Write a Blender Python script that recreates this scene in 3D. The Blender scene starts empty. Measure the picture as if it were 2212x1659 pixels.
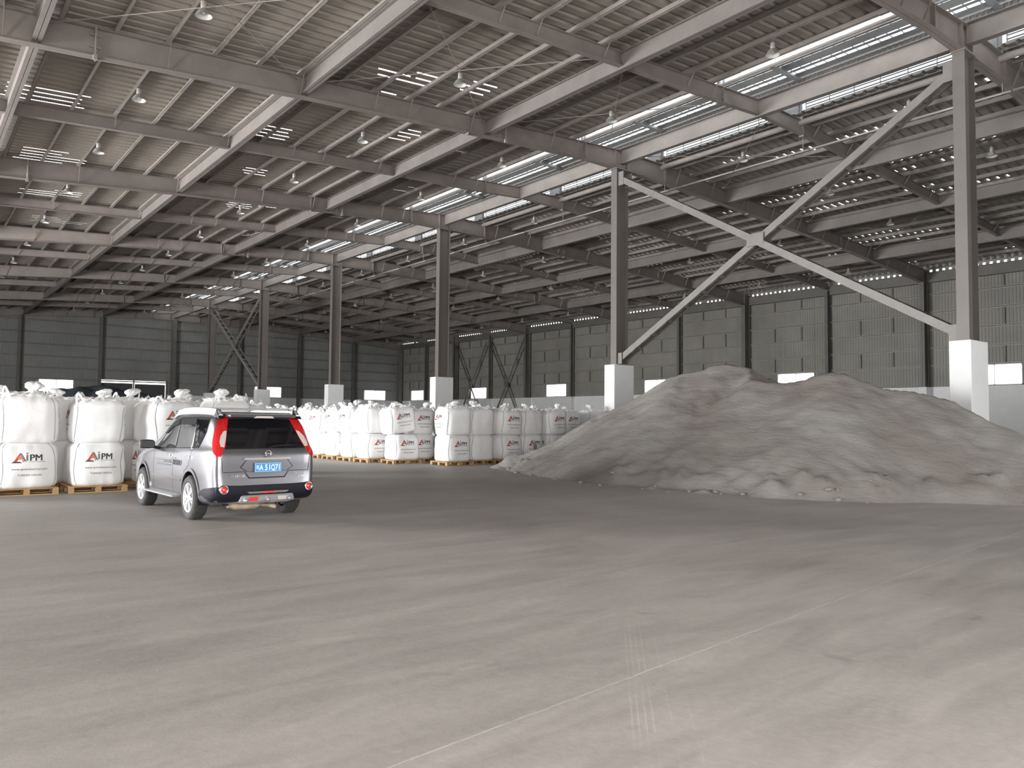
import bpy, bmesh, math, random
from mathutils import Vector, Matrix, noise
from mathutils.bvhtree import BVHTree
from mathutils.geometry import delaunay_2d_cdt

S = bpy.context.scene
COL = S.collection
R = math.radians
random.seed(7)

# ------------------------------------------------------------------ camera, light, exposure
YAW, PITCH, ROLL = .6715, .0466, .0093
cam = bpy.data.cameras.new('camera')
cam.sensor_fit = 'HORIZONTAL'; cam.sensor_width = 36.0; cam.lens = 36.0*1669.5/2212
cam.clip_start = .05; cam.clip_end = 600
camo = bpy.data.objects.new('camera', cam); COL.objects.link(camo)
_fw = Vector((math.sin(YAW)*math.cos(PITCH), math.cos(YAW)*math.cos(PITCH), math.sin(PITCH)))
_r = Vector((math.cos(YAW), -math.sin(YAW), 0)); _u = _r.cross(_fw)
_r2 = _r*math.cos(ROLL)+_u*math.sin(ROLL); _u2 = -_r*math.sin(ROLL)+_u*math.cos(ROLL)
_m = Matrix((_r2, _u2, -_fw)).transposed().to_4x4(); _m.translation = Vector((0, 0, 1.62))
camo.matrix_world = _m
S.camera = camo

W = bpy.data.worlds.new('overcast_sky'); S.world = W; W.use_nodes = True
_b = W.node_tree.nodes['Background']; _b.inputs[0].default_value = (.97, .985, 1, 1); _b.inputs[1].default_value = 4.5
S.view_settings.view_transform = 'Standard'; S.view_settings.look = 'None'
S.view_settings.gamma = 1; S.view_settings.exposure = 0.0; S.view_settings.use_curve_mapping = False
try:
    S.cycles.max_bounces = 7; S.cycles.diffuse_bounces = 5; S.cycles.use_denoising = True
    S.cycles.sample_clamp_indirect = 6; S.cycles.caustics_reflective = False; S.cycles.caustics_refractive = False
except Exception: pass

def door_light(name, loc, direction, sx, sy, power, col=(1, 1, 1), spread=180):
    l = bpy.data.lights.new(name, 'AREA'); l.shape = 'RECTANGLE'; l.size = sx; l.size_y = sy
    l.energy = power; l.color = col; l.spread = R(spread)
    o = bpy.data.objects.new(name, l); COL.objects.link(o); o.location = loc
    o.rotation_euler = Vector(direction).to_track_quat('-Z', 'Y').to_euler()
    return o
# daylight entering through the big doorways of the shed (all outside the view, in the left, front and right walls), plus one added side fill
door_light('daylight_left_doorway', (-19.0, 35, 4.1), (1, 0, 0), 14, 7.8, 19000, (.97, .985, 1))
door_light('added_left_side_fill', (-18.9, 12.5, 2.4), (1, 0, 0), 4, 4.4, 2200, (.97, .985, 1), 120)  # no known door here; added to brighten the floor at the left
door_light('daylight_front_doorway', (-1, -5.7, 3.0), (0, 1, 0), 12, 5.6, 2150, (1, .955, .915))
door_light('daylight_right_doorway', (20, -5.7, 3.0), (0, 1, 0), 8, 5.6, 600, (.93, .97, 1))

# ------------------------------------------------------------------ helpers
def mesh_obj(name, verts, faces, mats=None, parent=None, smooth=False, mi=None):
    me = bpy.data.meshes.new(name); me.from_pydata(verts, [], faces); me.update()
    if mats is not None:
        for m in (mats if isinstance(mats, (list, tuple)) else [mats]): me.materials.append(m)
    if mi:
        for p, i in zip(me.polygons, mi): p.material_index = i
    if smooth:
        for p in me.polygons: p.use_smooth = True
    o = bpy.data.objects.new(name, me); COL.objects.link(o)
    if parent: o.parent = parent
    return o

class MB:
    def __init__(s): s.v = []; s.f = []; s.mi = []; s.cur = 0
    def add(s, v, f):
        n = len(s.v); s.v += [tuple(p) for p in v]; s.f += [tuple(i+n for i in q) for q in f]; s.mi += [s.cur]*len(f); return s
    def box(s, x0, x1, y0, y1, z0, z1):
        v = [(x, y, z) for x in (x0, x1) for y in (y0, y1) for z in (z0, z1)]
        return s.add(v, [(0, 1, 3, 2), (4, 6, 7, 5), (0, 4, 5, 1), (2, 3, 7, 6), (0, 2, 6, 4), (1, 5, 7, 3)])
    def bar(s, a, b, w, h, up=(0, 0, 1)):
        a = Vector(a); b = Vector(b); d = (b-a).normalized(); up = Vector(up)
        if abs(d.dot(up)) > .98: up = Vector((1, 0, 0))
        r = d.cross(up).normalized(); u = r.cross(d)
        v = []
        for p in (a, b):
            for i, j in ((-1, -1), (1, -1), (1, 1), (-1, 1)): v.append(p+r*(i*w/2)+u*(j*h/2))
        return s.add(v, [(3, 2, 1, 0), (4, 5, 6, 7), (0, 1, 5, 4), (1, 2, 6, 5), (2, 3, 7, 6), (3, 0, 4, 7)])
    def tube(s, pts, r, n=8, cap=True):
        pts = [Vector(p) for p in pts]; v = []; f = []
        for k, p in enumerate(pts):
            d = (pts[min(k+1, len(pts)-1)]-pts[max(k-1, 0)]).normalized()
            up = Vector((0, 0, 1)) if abs(d.z) < .95 else Vector((1, 0, 0))
            a = d.cross(up).normalized(); b = a.cross(d)
            rr = r[k] if isinstance(r, (list, tuple)) else r
            for i in range(n):
                t = 2*math.pi*i/n; v.append(p+a*(rr*math.cos(t))+b*(rr*math.sin(t)))
        for k in range(len(pts)-1):
            for i in range(n):
                j = (i+1) % n; f.append((k*n+i, k*n+j, (k+1)*n+j, (k+1)*n+i))
        if cap: f.append(tuple(range(n-1, -1, -1))); f.append(tuple((len(pts)-1)*n+i for i in range(n)))
        return s.add(v, f)
    def lathe(s, prof, c=(0, 0, 0), n=20, axis='z'):
        v = []; f = []
        for (r, h) in prof:
            for i in range(n):
                t = 2*math.pi*i/n; a, b = r*math.cos(t), r*math.sin(t)
                v.append({'z': (c[0]+a, c[1]+b, c[2]+h), 'x': (c[0]+h, c[1]+a, c[2]+b), 'y': (c[0]+a, c[1]+h, c[2]+b)}[axis])
        for k in range(len(prof)-1):
            for i in range(n):
                j = (i+1) % n; f.append((k*n+i, k*n+j, (k+1)*n+j, (k+1)*n+i))
        return s.add(v, f)
    def build(s, name, mat, parent=None, smooth=False):
        return mesh_obj(name, s.v, s.f, mat, parent, smooth, s.mi if isinstance(mat, (list, tuple)) else None)

def tag(o, label=None, cat=None, group=None, kind=None):
    if label: o['label'] = label
    if cat: o['category'] = cat
    if group: o['group'] = group
    if kind: o['kind'] = kind
    return o
def empty(name, loc=(0, 0, 0), rz=0):
    o = bpy.data.objects.new(name, None); COL.objects.link(o); o.location = loc; o.rotation_euler = (0, 0, rz)
    o.empty_display_size = .2
    return o
def copy_tree(o, parent=None):
    kids = list(o.children)
    c = o.copy(); COL.objects.link(c); c.parent = parent
    for k in kids: copy_tree(k, c)
    return c
def autosmooth(o, ang=35):
    me = o.data; bm = bmesh.new(); bm.from_mesh(me)
    for f in bm.faces: f.smooth = True
    for e in bm.edges:
        if len(e.link_faces) == 2 and e.calc_face_angle(0) > R(ang): e.smooth = False
    bm.to_mesh(me); bm.free()

# ------------------------------------------------------------------ materials
def mat(name, col, rough=.6, metal=0, nscale=0, namt=0, bump=0, bscale=0, spec=.5, trans=0, emit=None, coat=0, stretch=None, alpha=None):
    m = bpy.data.materials.new(name); m.use_nodes = True; nt = m.node_tree; n = nt.nodes; b = n['Principled BSDF']
    b.inputs['Base Color'].default_value = (*col, 1); b.inputs['Roughness'].default_value = rough
    b.inputs['Metallic'].default_value = metal; b.inputs['Specular IOR Level'].default_value = spec
    b.inputs['Coat Weight'].default_value = coat; b.inputs['Coat Roughness'].default_value = .06
    if trans: b.inputs['Transmission Weight'].default_value = trans
    if nscale or bump:
        tc = n.new('ShaderNodeTexCoord'); mp = n.new('ShaderNodeMapping')
        if stretch: mp.inputs['Scale'].default_value = stretch
        nt.links.new(tc.outputs['Object'], mp.inputs['Vector'])
    if nscale:
        nz = n.new('ShaderNodeTexNoise'); nz.inputs['Scale'].default_value = nscale; nz.inputs['Detail'].default_value = 6
        nz.inputs['Roughness'].default_value = .6
        nt.links.new(mp.outputs[0], nz.inputs['Vector'])
        mx = n.new('ShaderNodeMix'); mx.data_type = 'RGBA'
        mr = n.new('ShaderNodeMapRange'); mr.inputs[1].default_value = .3; mr.inputs[2].default_value = .7
        nt.links.new(nz.outputs['Fac'], mr.inputs[0]); nt.links.new(mr.outputs[0], mx.inputs[0])
        mx.inputs[6].default_value = (*[c*(1-namt) for c in col], 1); mx.inputs[7].default_value = (*[min(1, c*(1+namt)) for c in col], 1)
        nt.links.new(mx.outputs[2], b.inputs['Base Color'])
    if bump:
        bn = n.new('ShaderNodeTexNoise'); bn.inputs['Scale'].default_value = bscale; bn.inputs['Detail'].default_value = 4
        nt.links.new(mp.outputs[0], bn.inputs['Vector'])
        bp = n.new('ShaderNodeBump'); bp.inputs['Strength'].default_value = bump; bp.inputs['Distance'].default_value = .02
        nt.links.new(bn.outputs['Fac'], bp.inputs['Height']); nt.links.new(bp.outputs[0], b.inputs['Normal'])
    return m

M = {}
M['steel'] = mat('dusty_grey_painted_steel', (.235, .204, .185), .55, nscale=1.3, namt=.13)
M['steel_l'] = mat('light_galvanised_purlin_steel', (.29, .258, .234), .5, nscale=2.2, namt=.12)
M['steel_d'] = mat('dark_grey_column_paint', (.15, .14, .125), .55, nscale=1.1, namt=.14)
M['steel_c'] = mat('grey_column_paint', (.165, .148, .134), .5, nscale=.8, namt=.1)
M['beam'] = mat('dusty_beam_paint', (.20, .178, .162), .55, nscale=1.1, namt=.12)
M['roof'] = mat('ribbed_roof_sheet', (.27, .24, .207), .5, nscale=.35, namt=.2, stretch=(1, .5, 1))
M['sheet'] = mat('ribbed_wall_sheet', (.25, .24, .213), .5, nscale=.25, namt=.16)
M['sheet_e'] = mat('ribbed_end_wall_sheet', (.26, .26, .25), .5, nscale=.25, namt=.14)
M['plaster'] = mat('white_plaster', (.78, .78, .77), .8, nscale=.9, namt=.05)
M['galv'] = mat('bare_galvanised_metal', (.42, .43, .44), .35, metal=.4, nscale=3, namt=.1)
M['brace'] = mat('brace_grey_paint', (.22, .203, .19), .5, nscale=2, namt=.1)
M['lamp'] = mat('spun_aluminium', (.40, .38, .36), .4, metal=.2)
M['lamp_in'] = mat('white_reflector_enamel', (.5, .5, .48), .35)
M['bulb'] = mat('frosted_lamp_glass', (.9, .9, .9), .2)
M['black'] = mat('black_plastic', (.018, .018, .02), .45)
M['rubber'] = mat('worn_tyre_rubber', (.05, .048, .046), .8, nscale=14, namt=.35, bump=.3, bscale=60)
M['wood'] = mat('pale_pallet_wood', (.46, .29, .13), .75, nscale=6, namt=.22, stretch=(1, 8, 8))
M['tarp'] = mat('dark_blue_black_tarp', (.035, .042, .05), .5, bump=.6, bscale=5)
M['door'] = mat('dark_sliding_door_sheet', (.07, .07, .075), .5, nscale=1, namt=.1)
def white_fabric():
    m = mat('woven_white_polypropylene', (.90, .90, .90), .55, nscale=1.6, namt=.035, bump=.35, bscale=7)
    return m
M['bag'] = white_fabric()
M['seam'] = mat('grey_seam_cord', (.38, .38, .39), .8)
M['loop'] = mat('white_lifting_webbing', (.74, .74, .73), .7)
M['ink'] = mat('black_print_ink', (.03, .03, .033), .6)
M['ink2'] = mat('grey_print_ink', (.16, .16, .17), .6)
M['red'] = mat('red_print_ink', (.62, .06, .035), .6)
M['orange'] = mat('pale_red_print_ink', (.62, .22, .16), .6)

def floor_mat():
    m = bpy.data.materials.new('worn_concrete_floor'); m.use_nodes = True; nt = m.node_tree; n = nt.nodes; L = nt.links
    b = n['Principled BSDF']; tc = n.new('ShaderNodeTexCoord')
    def nz(scale, det, st=(1, 1, 1), rot=0, dist=0):
        mp = n.new('ShaderNodeMapping'); mp.inputs['Scale'].default_value = st; mp.inputs['Rotation'].default_value = (0, 0, rot)
        L.new(tc.outputs['Object'], mp.inputs['Vector'])
        t = n.new('ShaderNodeTexNoise'); t.inputs['Scale'].default_value = scale; t.inputs['Detail'].default_value = det
        t.inputs['Roughness'].default_value = .65; t.inputs['Distortion'].default_value = dist
        L.new(mp.outputs[0], t.inputs['Vector']); return t.outputs['Fac']
    def mth(op, a, c=None, clamp=False, d=None):
        k = n.new('ShaderNodeMath'); k.operation = op; k.use_clamp = clamp
        for i, x in enumerate((a, c, d)):
            if x is None: continue
            if isinstance(x, (int, float)): k.inputs[i].default_value = x
            else: L.new(x, k.inputs[i])
        return k.outputs[0]
    def rng(x, a, c, lo=0, hi=1):
        k = n.new('ShaderNodeMapRange'); L.new(x, k.inputs[0])
        for i, q in enumerate((a, c, lo, hi)): k.inputs[1+i].default_value = q
        return k.outputs[0]
    big = nz(.35, 6, (1, 1, 1), 0, .4); streak = nz(1.6, 8, (.35, 1.8, 1), R(52), .8); fine = nz(14, 5); blot = nz(2.3, 3, (1, 1, 1), 0, .3)
    v = mth('ADD', mth('MULTIPLY', rng(big, .3, .7), .30), mth('MULTIPLY', rng(streak, .3, .72), .42))
    v = mth('ADD', v, mth('MULTIPLY', rng(fine, .3, .7), .16))
    v = mth('ADD', v, .12)
    v = mth('SUBTRACT', v, mth('MULTIPLY', rng(blot, .66, .76), .22))
    # pale filled joint across the slab and fine cart-wheel tracks
    sx = n.new('ShaderNodeSeparateXYZ'); L.new(tc.outputs['Object'], sx.inputs[0])
    X, Y = sx.outputs[0], sx.outputs[1]
    d = mth('SUBTRACT', Y, mth('ADD', mth('MULTIPLY', X, .105), 3.03))
    wob = mth('MULTIPLY', mth('SUBTRACT', nz(5, 3), .5), .03)
    d = mth('ABSOLUTE', mth('ADD', d, wob))
    joint = mth('MULTIPLY', rng(d, .002, .008, .75, 0), rng(nz(3, 4), .35, .6, .1, 1))
    e = mth('SUBTRACT', mth('SUBTRACT', mth('MULTIPLY', X, .70), mth('MULTIPLY', Y, .714)), .19)
    tr = None
    for k, off in enumerate((-.06, -.02, .02, .055, -.16, -.27)):
        t = rng(mth('ABSOLUTE', mth('ADD', e, off)), .003, .008, 1 if k < 4 else .5, 0)
        tr = t if tr is None else mth('MAXIMUM', tr, t)
    tr = mth('MULTIPLY', tr, rng(nz(2.2, 3), .38, .6))
    tr = mth('MULTIPLY', tr, rng(mth('ADD', X, Y), 8.3, 9.2, 1, 0))
    v = mth('ADD', v, mth('MULTIPLY', tr, .22))
    # scuffed white spots
    spots = rng(nz(6, 2, (1, 1, 1), 1.1), .74, .80); v = mth('ADD', v, mth('MULTIPLY', spots, .35))
    cr = n.new('ShaderNodeValToRGB'); cr.color_ramp.elements[0].color = (.225, .205, .188, 1); cr.color_ramp.elements[1].color = (.52, .486, .458, 1)
    L.new(v, cr.inputs[0])
    mx = n.new('ShaderNodeMix'); mx.data_type = 'RGBA'; L.new(joint, mx.inputs[0]); L.new(cr.outputs[0], mx.inputs[6]); mx.inputs[7].default_value = (.66, .64, .61, 1)
    L.new(mx.outputs[2], b.inputs['Base Color'])
    L.new(rng(streak, .3, .7, .5, .72), b.inputs['Roughness']); b.inputs['Specular IOR Level'].default_value = .35
    bp = n.new('ShaderNodeBump'); bp.inputs['Strength'].default_value = .25; bp.inputs['Distance'].default_value = .01
    L.new(fine, bp.inputs['Height']); L.new(bp.outputs[0], b.inputs['Normal'])
    return m
M['floor'] = floor_mat()

def sand_mat():
    m = bpy.data.materials.new('grey_mineral_sand'); m.use_nodes = True; nt = m.node_tree; n = nt.nodes; L = nt.links
    b = n['Principled BSDF']; tc = n.new('ShaderNodeTexCoord')
    t = n.new('ShaderNodeTexNoise'); t.inputs['Scale'].default_value = .45; t.inputs['Detail'].default_value = 5; L.new(tc.outputs['Object'], t.inputs['Vector'])
    t2 = n.new('ShaderNodeTexNoise'); t2.inputs['Scale'].default_value = 30; t2.inputs['Detail'].default_value = 6; L.new(tc.outputs['Object'], t2.inputs['Vector'])
    cr = n.new('ShaderNodeValToRGB'); cr.color_ramp.elements[0].position = .35; cr.color_ramp.elements[1].position = .68
    cr.color_ramp.elements[0].color = (.235, .211, .193, 1); cr.color_ramp.elements[1].color = (.325, .313, .291, 1)
    L.new(t.outputs['Fac'], cr.inputs[0])
    mx = n.new('ShaderNodeMix'); mx.data_type = 'RGBA'; mx.blend_type = 'MULTIPLY'; mx.inputs[0].default_value = .35
    L.new(cr.outputs[0], mx.inputs[6]); L.new(t2.outputs['Color'], mx.inputs[7])
    mx.inputs[0].default_value = 0
    L.new(mx.outputs[2], b.inputs['Base Color']); b.inputs['Roughness'].default_value = .95; b.inputs['Specular IOR Level'].default_value = .15
    mp = n.new('ShaderNodeMapping'); mp.inputs['Scale'].default_value = (2.2, .8, 3.5); mp.inputs['Rotation'].default_value = (0, 0, .5)
    L.new(tc.outputs['Object'], mp.inputs['Vector'])
    w = n.new('ShaderNodeTexNoise'); w.inputs['Scale'].default_value = 3.2; w.inputs['Detail'].default_value = 6; w.inputs['Distortion'].default_value = .6; L.new(mp.outputs[0], w.inputs['Vector'])
    b1 = n.new('ShaderNodeBump'); b1.inputs['Strength'].default_value = .45; b1.inputs['Distance'].default_value = .05; L.new(w.outputs['Fac'], b1.inputs['Height'])
    b2 = n.new('ShaderNodeBump'); b2.inputs['Strength'].default_value = .5; b2.inputs['Distance'].default_value = .008; L.new(t2.outputs['Fac'], b2.inputs['Height']); L.new(b1.outputs[0], b2.inputs['Normal'])
    L.new(b2.outputs[0], b.inputs['Normal'])
    return m
M['sand'] = sand_mat()
# ------------------------------------------------------------------ the shed: geometry constants
XC = 24.5                     # ridge column row
Y1, BAY, HALF = 9.35, 14.0, 7.0
MAINS = [Y1+BAY*k for k in range(-1, 7)]       # -4.65 ... 93.35
INTS = [m+HALF for m in MAINS[:-1]]
YN, YF = -5.9, 93.6
XL, XR = -19.3, 54.75
ZW = 4.1                      # top of the plastered base wall
MX0, MX1 = 22.3, 27.4         # ridge monitor opening
def zt(x):                    # top of the rafters
    return 13.50-.063*(XC-x) if x <= XC else 13.60-.0535*(x-XC)
def interp(tab, x):
    if x <= tab[0][0]: return tab[0][1]
    for (a, za), (b, zb) in zip(tab, tab[1:]):
        if x <= b: return za+(zb-za)*(x-a)/(b-a)
    return tab[-1][1]
BOT = [(-20, 10.0), (1.7, 11.24), (4, 11.41), (9.8, 11.90), (17, 12.36), (22.3, 12.66), (27.4, 12.62), (33.4, 12.38), (42.4, 11.98), (50, 11.42), (54.5, 11.08)]
LB_L = [17.2, 9.85, 2.5, -4.85, -12.2]
LB_R = [32.05, 39.6, 47.1]
PUR_L = [4.41+1.33*i for i in range(-17, 14)]
PUR_R = [28.2+1.285*i for i in range(0, 20)]
COLS = [m for m in MAINS]

# floor
mesh_obj('floor', [(XL-1, YN-1, 0), (XR+1, YN-1, 0), (XR+1, YF+1, 0), (XL-1, YF+1, 0)], [(0, 1, 2, 3)], M['floor'])['kind'] = 'structure'

# ---- ribbed roof sheets with lap gaps, and slits added to imitate reflections on the ribs
PITCH_R = .41
nrib = int((YF-YN)/PITCH_R)+2
rng_ = random.Random(3)
glint_patches_l = [(3.5, 29.9, 1.15, 1.0), (4.3, 37.1, .7, 1.0), (5.4, 36.9, .6, .8), (11.3, 29.4, .5, .9), (5.0, 43.8, .7, .9), (6.3, 43.4, .6, .8),
             (6.1, 49.7, .6, .8), (7.4, 49.8, .6, .7), (7.4, 56.6, .7, .9), (6.8, 62.6, .8, .8), (8.6, 62.6, .8, .8), (12.6, 35.0, .5, .8),
             (14.1, 41.2, .5, .8), (15.6, 40.5, .5, .8), (12.4, 22.2, .35, .5), (13.5, 21.9, .4, .7), (15.5, 21.4, .35, .5), (13.2, 24, .3, .8), (15.9, 27.0, .35, .7),
             (4.5, 65, .8, .8), (8.5, 70, .9, .9), (11, 76, .9, .9), (2.9, 50.3, .6, .8), (3.4, 56.7, .7, .8), (20.3, 34.5, .4, .8), (19.8, 41, .4, .7), (18.6, 27.9, .35, .5), (17.5, 48.5, .5, .8), (12.9, 56.5, .5, .8)]
def in_patch(x, y, P):
    for (px, py, hx, hy) in P:
        if abs(y-py) < hy: 
            if abs(x-px) < hx: return True
    return False
def roof_sheet(name, cuts, zf, holes):
    v = []; f = []
    prof = [(0, 0), (.235, 0), (.275, .062), (.37, .062), (.39, .031), (.41, 0)]
    ys = []
    for i in range(nrib):
        for (p, h) in prof[:-1]: ys.append((YN+i*PITCH_R+p, h))
    ys.append((YN+nrib*PITCH_R, 0))
    allx = sorted(set(cuts))
    nx = len(allx)
    for (y, h) in ys:
        for x in allx: v.append((x, y, zf(x)+h))
    for j in range(len(ys)-1):
        seg = j % 5; rib = j//5; yc = YN+rib*PITCH_R+.32
        for i in range(nx-1):
            xm = (allx[i]+allx[i+1])/2
            if holes(seg, rib, yc, xm, allx[i+1]-allx[i]): continue
            f.append((j*nx+i, j*nx+i+1, (j+1)*nx+i+1, (j+1)*nx+i))
    o = mesh_obj(name, v, f, M['roof']); o['kind'] = 'structure'
    return o
# left slope: slits 0.9-1.2 m long along the crests inside each patch, cut to look like reflected light
cl = [XL-.3]+[p for p in PUR_L if p < 22]
cl += [22.1]
for k in range(0, 110): cl.append(round(.6+.2*k, 2))
slit = {}
def holes_l(seg, rib, y, x, w):
    if seg != 3 or w > .25: return False
    for i, (px, py, hx, hy) in enumerate(glint_patches_l):
        if abs(y-py) < hy:
            k = (i, rib)
            if k not in slit: slit[k] = (rng_.uniform(-.25, .15), rng_.uniform(-.15, .25), rng_.random() < .92)
            a, b, on = slit[k]
            if on and px-hx+a < x < px+hx+b: return True
    return False
roof_sheet('ceiling', sorted(x for x in set(cl) if x <= 22.15), lambda x: zt(x)+.21, holes_l)
# right slope: small gaps at the sheet laps over the purlins and a row of open ribs at the eave
cr_ = [27.15, 54.82, 54.05, 54.38]
for p in PUR_R: cr_ += [p-.34, p-.06, p+.2]
runs = {}
def holes_r(seg, rib, y, x, w):
    if seg != 2 or w > .3: return False
    pi = min(range(len(PUR_R)), key=lambda i: abs(PUR_R[i]-.2-x))
    if abs(PUR_R[pi]-.2-x) > .05: 
        return w < .28 and seg == 2 and noise.noise((y*.5+7*pi, pi*3.7, 5)) > .42
    n1 = noise.noise((y*.16+11*pi, pi*5.3, 1.7)); n2 = noise.noise((y*.9, pi*2.1, 8.2))
    thr = .05 if y < 26 and x > 34 else .22
    return n1 > thr and n2 > -.35
roof_sheet('ceiling', sorted(set(cr_)), lambda x: zt(x)+.21, holes_r)

# ---- purlins
def purlin(x, ya, yb, zf, side):
    b = MB(); z0 = zf; h = .2; w = .095; t = .006
    b.box(x-t/2, x+t/2, ya, yb, z0, z0+h)
    b.box(x-w, x, ya, yb, z0, z0+t); b.box(x, x+w, ya, yb, z0+h-t, z0+h)
    b.box(x-w, x-w+t, ya, yb, z0, z0+.022)
    # lapped doubled lengths over each frame line
    for k, m in enumerate(MAINS+INTS):
        if ya < m < yb:
            o = .9+.5*((k*37 % 5)/5)
            b.box(x-w-.004, x+t, max(ya, m-o), min(yb, m+o), z0-.012, z0)
            b.box(x-w-.012, x-w, max(ya, m-o), min(yb, m+o), z0-.012, z0+.03)
            b.box(x-t-.006, x+t, max(ya, m-o), min(yb, m+o), z0, z0+h)
    return b
pl_ = [x for x in PUR_L if x <= 21.9][::-1]
NUM = ['first', 'second', 'third', 'fourth', 'fifth', 'sixth', 'seventh', 'eighth', 'ninth', 'tenth', 'eleventh', 'twelfth', 'thirteenth', 'fourteenth', 'fifteenth', 'sixteenth', 'seventeenth', 'eighteenth', 'nineteenth', 'twentieth']
def big_ord(n): return NUM[n] if n < 20 else ('twenty-'+NUM[n-20] if n < 29 else 'thirtieth' if n == 29 else 'thirty-'+NUM[n-30])
for i, x in enumerate(pl_):
    o = purlin(x, YN+.2, YF-.2, zt(x), 0).build('roof_purlin', M['steel_l'])
    tag(o, 'pale long purlin under the left roof slope, %s out from the ridge' % big_ord(i), 'purlin', 'purlins of the left roof slope')
for i, x in enumerate([p for p in PUR_R if p <= 54]):
    o = purlin(x, YN+.2, YF-.2, zt(x), 1).build('roof_purlin', M['beam'])
    tag(o, 'grey long purlin under the right roof slope, %s out from the ridge' % big_ord(i), 'purlin', 'purlins of the right roof slope')

# ---- rafters
def girder(pts_top, pts_bot, y, fw, tf=.022, tw=.014):
    """I-girder in the XZ plane at y; tops and bottoms share x stations"""
    b = MB(); n = len(pts_top)
    for k in range(n-1):
        (x0, a0), (x1, a1) = pts_top[k], pts_top[k+1]; (_, c0), (_, c1) = pts_bot[k], pts_bot[k+1]
        for (yy0, yy1, u0, l0, u1, l1) in ((y-tw/2, y+tw/2, a0, c0, a1, c1), (y-fw/2, y+fw/2, a0, a0-tf, a1, a1-tf), (y-fw/2, y+fw/2, c0+tf, c0, c1+tf, c1)):
            v = [(x0, yy0, l0), (x0, yy1, l0), (x0, yy1, u0), (x0, yy0, u0), (x1, yy0, l1), (x1, yy1, l1), (x1, yy1, u1), (x1, yy0, u1)]
            b.add(v, [(3, 2, 1, 0), (4, 5, 6, 7), (0, 1, 5, 4), (1, 2, 6, 5), (2, 3, 7, 6), (3, 0, 4, 7)])
    return b
def ordinal(k): return ['first', 'second', 'third', 'fourth', 'fifth', 'sixth', 'seventh', 'eighth', 'ninth', 'tenth', 'eleventh', 'twelfth', 'thirteenth', 'fourteenth'][k]
def stiff(b, x, y, fw, z0, z1, t=.016): b.box(x-t/2, x+t/2, y-fw/2, y+fw/2, z0, z1)
for k, y in enumerate(MAINS):
    xs = [-19.2, -8, 1.7, 4, 9.8, 17, 22.3, 24.5, 27.4, 33.4, 42.4, 50, 54.3]
    b = girder([(x, zt(x)) for x in xs], [(x, interp(BOT, x)) for x in xs], y, .30)
    r = b.build('main_rafter', M['steel'])
    nm = 'behind the camera' if k == 0 else 'over the %s ridge column from the right' % ordinal(k-1) if k < 7 else 'against the far end wall'
    tag(r, 'deep grey roof girder spanning the shed '+nm, 'roof girder', 'main roof girders')
    # bolted splices, stiffeners and slanting fly braces are parts of the girder
    for (x, w_, lo, t_) in [(22.3, .30, 0, .03), (27.4, .30, 0, .03), (24.14, .28, 0, .02), (24.86, .28, 0, .02)]+[(q, .22, .06, .03) for q in (3.9, 16.3, 33.9, 43.2)]:
        s = MB(); stiff(s, x, y, w_, interp(BOT, x)-lo, zt(x), t_); s.build('stiffener_plate', M['steel'], r)
    for x in LB_L+LB_R: s = MB(); stiff(s, x, y, .2, interp(BOT, x), interp(BOT, x)+.12, .012); s.build('seat_plate', M['steel'], r)
    if k:
        for j, p in enumerate([q for q in PUR_L if -3 < q < 22 and int(q*10) % 2]+[q for q in PUR_R if int(q*7) % 2]):
            g = MB(); g.bar((p, y-.38, zt(p)+.03), (p, y-.06, interp(BOT, p)+.05), .05, .012, (1, 0, 0)); g.build('fly_brace', M['steel_l'], r)
for k, y in enumerate(INTS):
    dz = .43
    for side in (0, 1):
        if side == 0: xs = [-19.2, -8, 2.5, 17, 22.3, XC]
        else: xs = [XC, 27.4, 39.6, 54.3]
        b = girder([(x, zt(x)) for x in xs], [(x, zt(x)-dz-(.12 if abs(x-XC) < 3 else 0)) for x in xs], y, .2, .016, .01)
        r = b.build('intermediate_rafter', M['steel'])
        where = 'nearest overhead' if k == 0 else '%s between main girders going back' % ordinal(k)
        tag(r, 'shallow grey rafter of the %s roof slope, %s' % (('left', 'right')[side], where), 'rafter', 'intermediate rafters of the %s slope' % ('left', 'right')[side])
        s = MB(); stiff(s, xs[-2] if side == 0 else 27.4, y, .2, zt(22.3)-dz-.1, zt(22.3), .03); s.build('stiffener_plate', M['steel'], r)
        if k:
            for p in ([q for q in PUR_L if -3 < q < 22 and int(q*10) % 2] if side == 0 else [q for q in PUR_R if int(q*7) % 2]):
                g = MB(); g.bar((p, y-.34, zt(p)+.03), (p, y-.04, zt(p)-dz+.04), .045, .012, (1, 0, 0)); g.build('fly_brace', M['steel_l'], r)

# ---- deep lengthwise beams between the main girders
def ibeam_y(x, y0, y1, zb, zt_, fw, tf=.02, tw=.012):
    b = MB(); b.box(x-tw/2, x+tw/2, y0, y1, zb, zt_); b.box(x-fw/2, x+fw/2, y0, y1, zb, zb+tf); b.box(x-fw/2, x+fw/2, y0, y1, zt_-tf, zt_); return b
for li, x in enumerate(LB_L+LB_R):
    side = 'left' if li < len(LB_L) else 'right'; n = li if side == 'left' else li-len(LB_L)
    for k in range(len(MAINS)-1):
        zb = interp(BOT, x)+.10; z1 = zt(x)-.02
        o = ibeam_y(x, MAINS[k]+.02, MAINS[k+1]-.02, zb, z1, .22).build('lengthwise_beam', M['beam'])
        tag(o, 'lengthwise beam of the %s roof slope, %s line from the ridge, %s bay back' % (side, ordinal(n), ordinal(k)), 'roof beam', 'lengthwise beams of the %s slope' % side)
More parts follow.
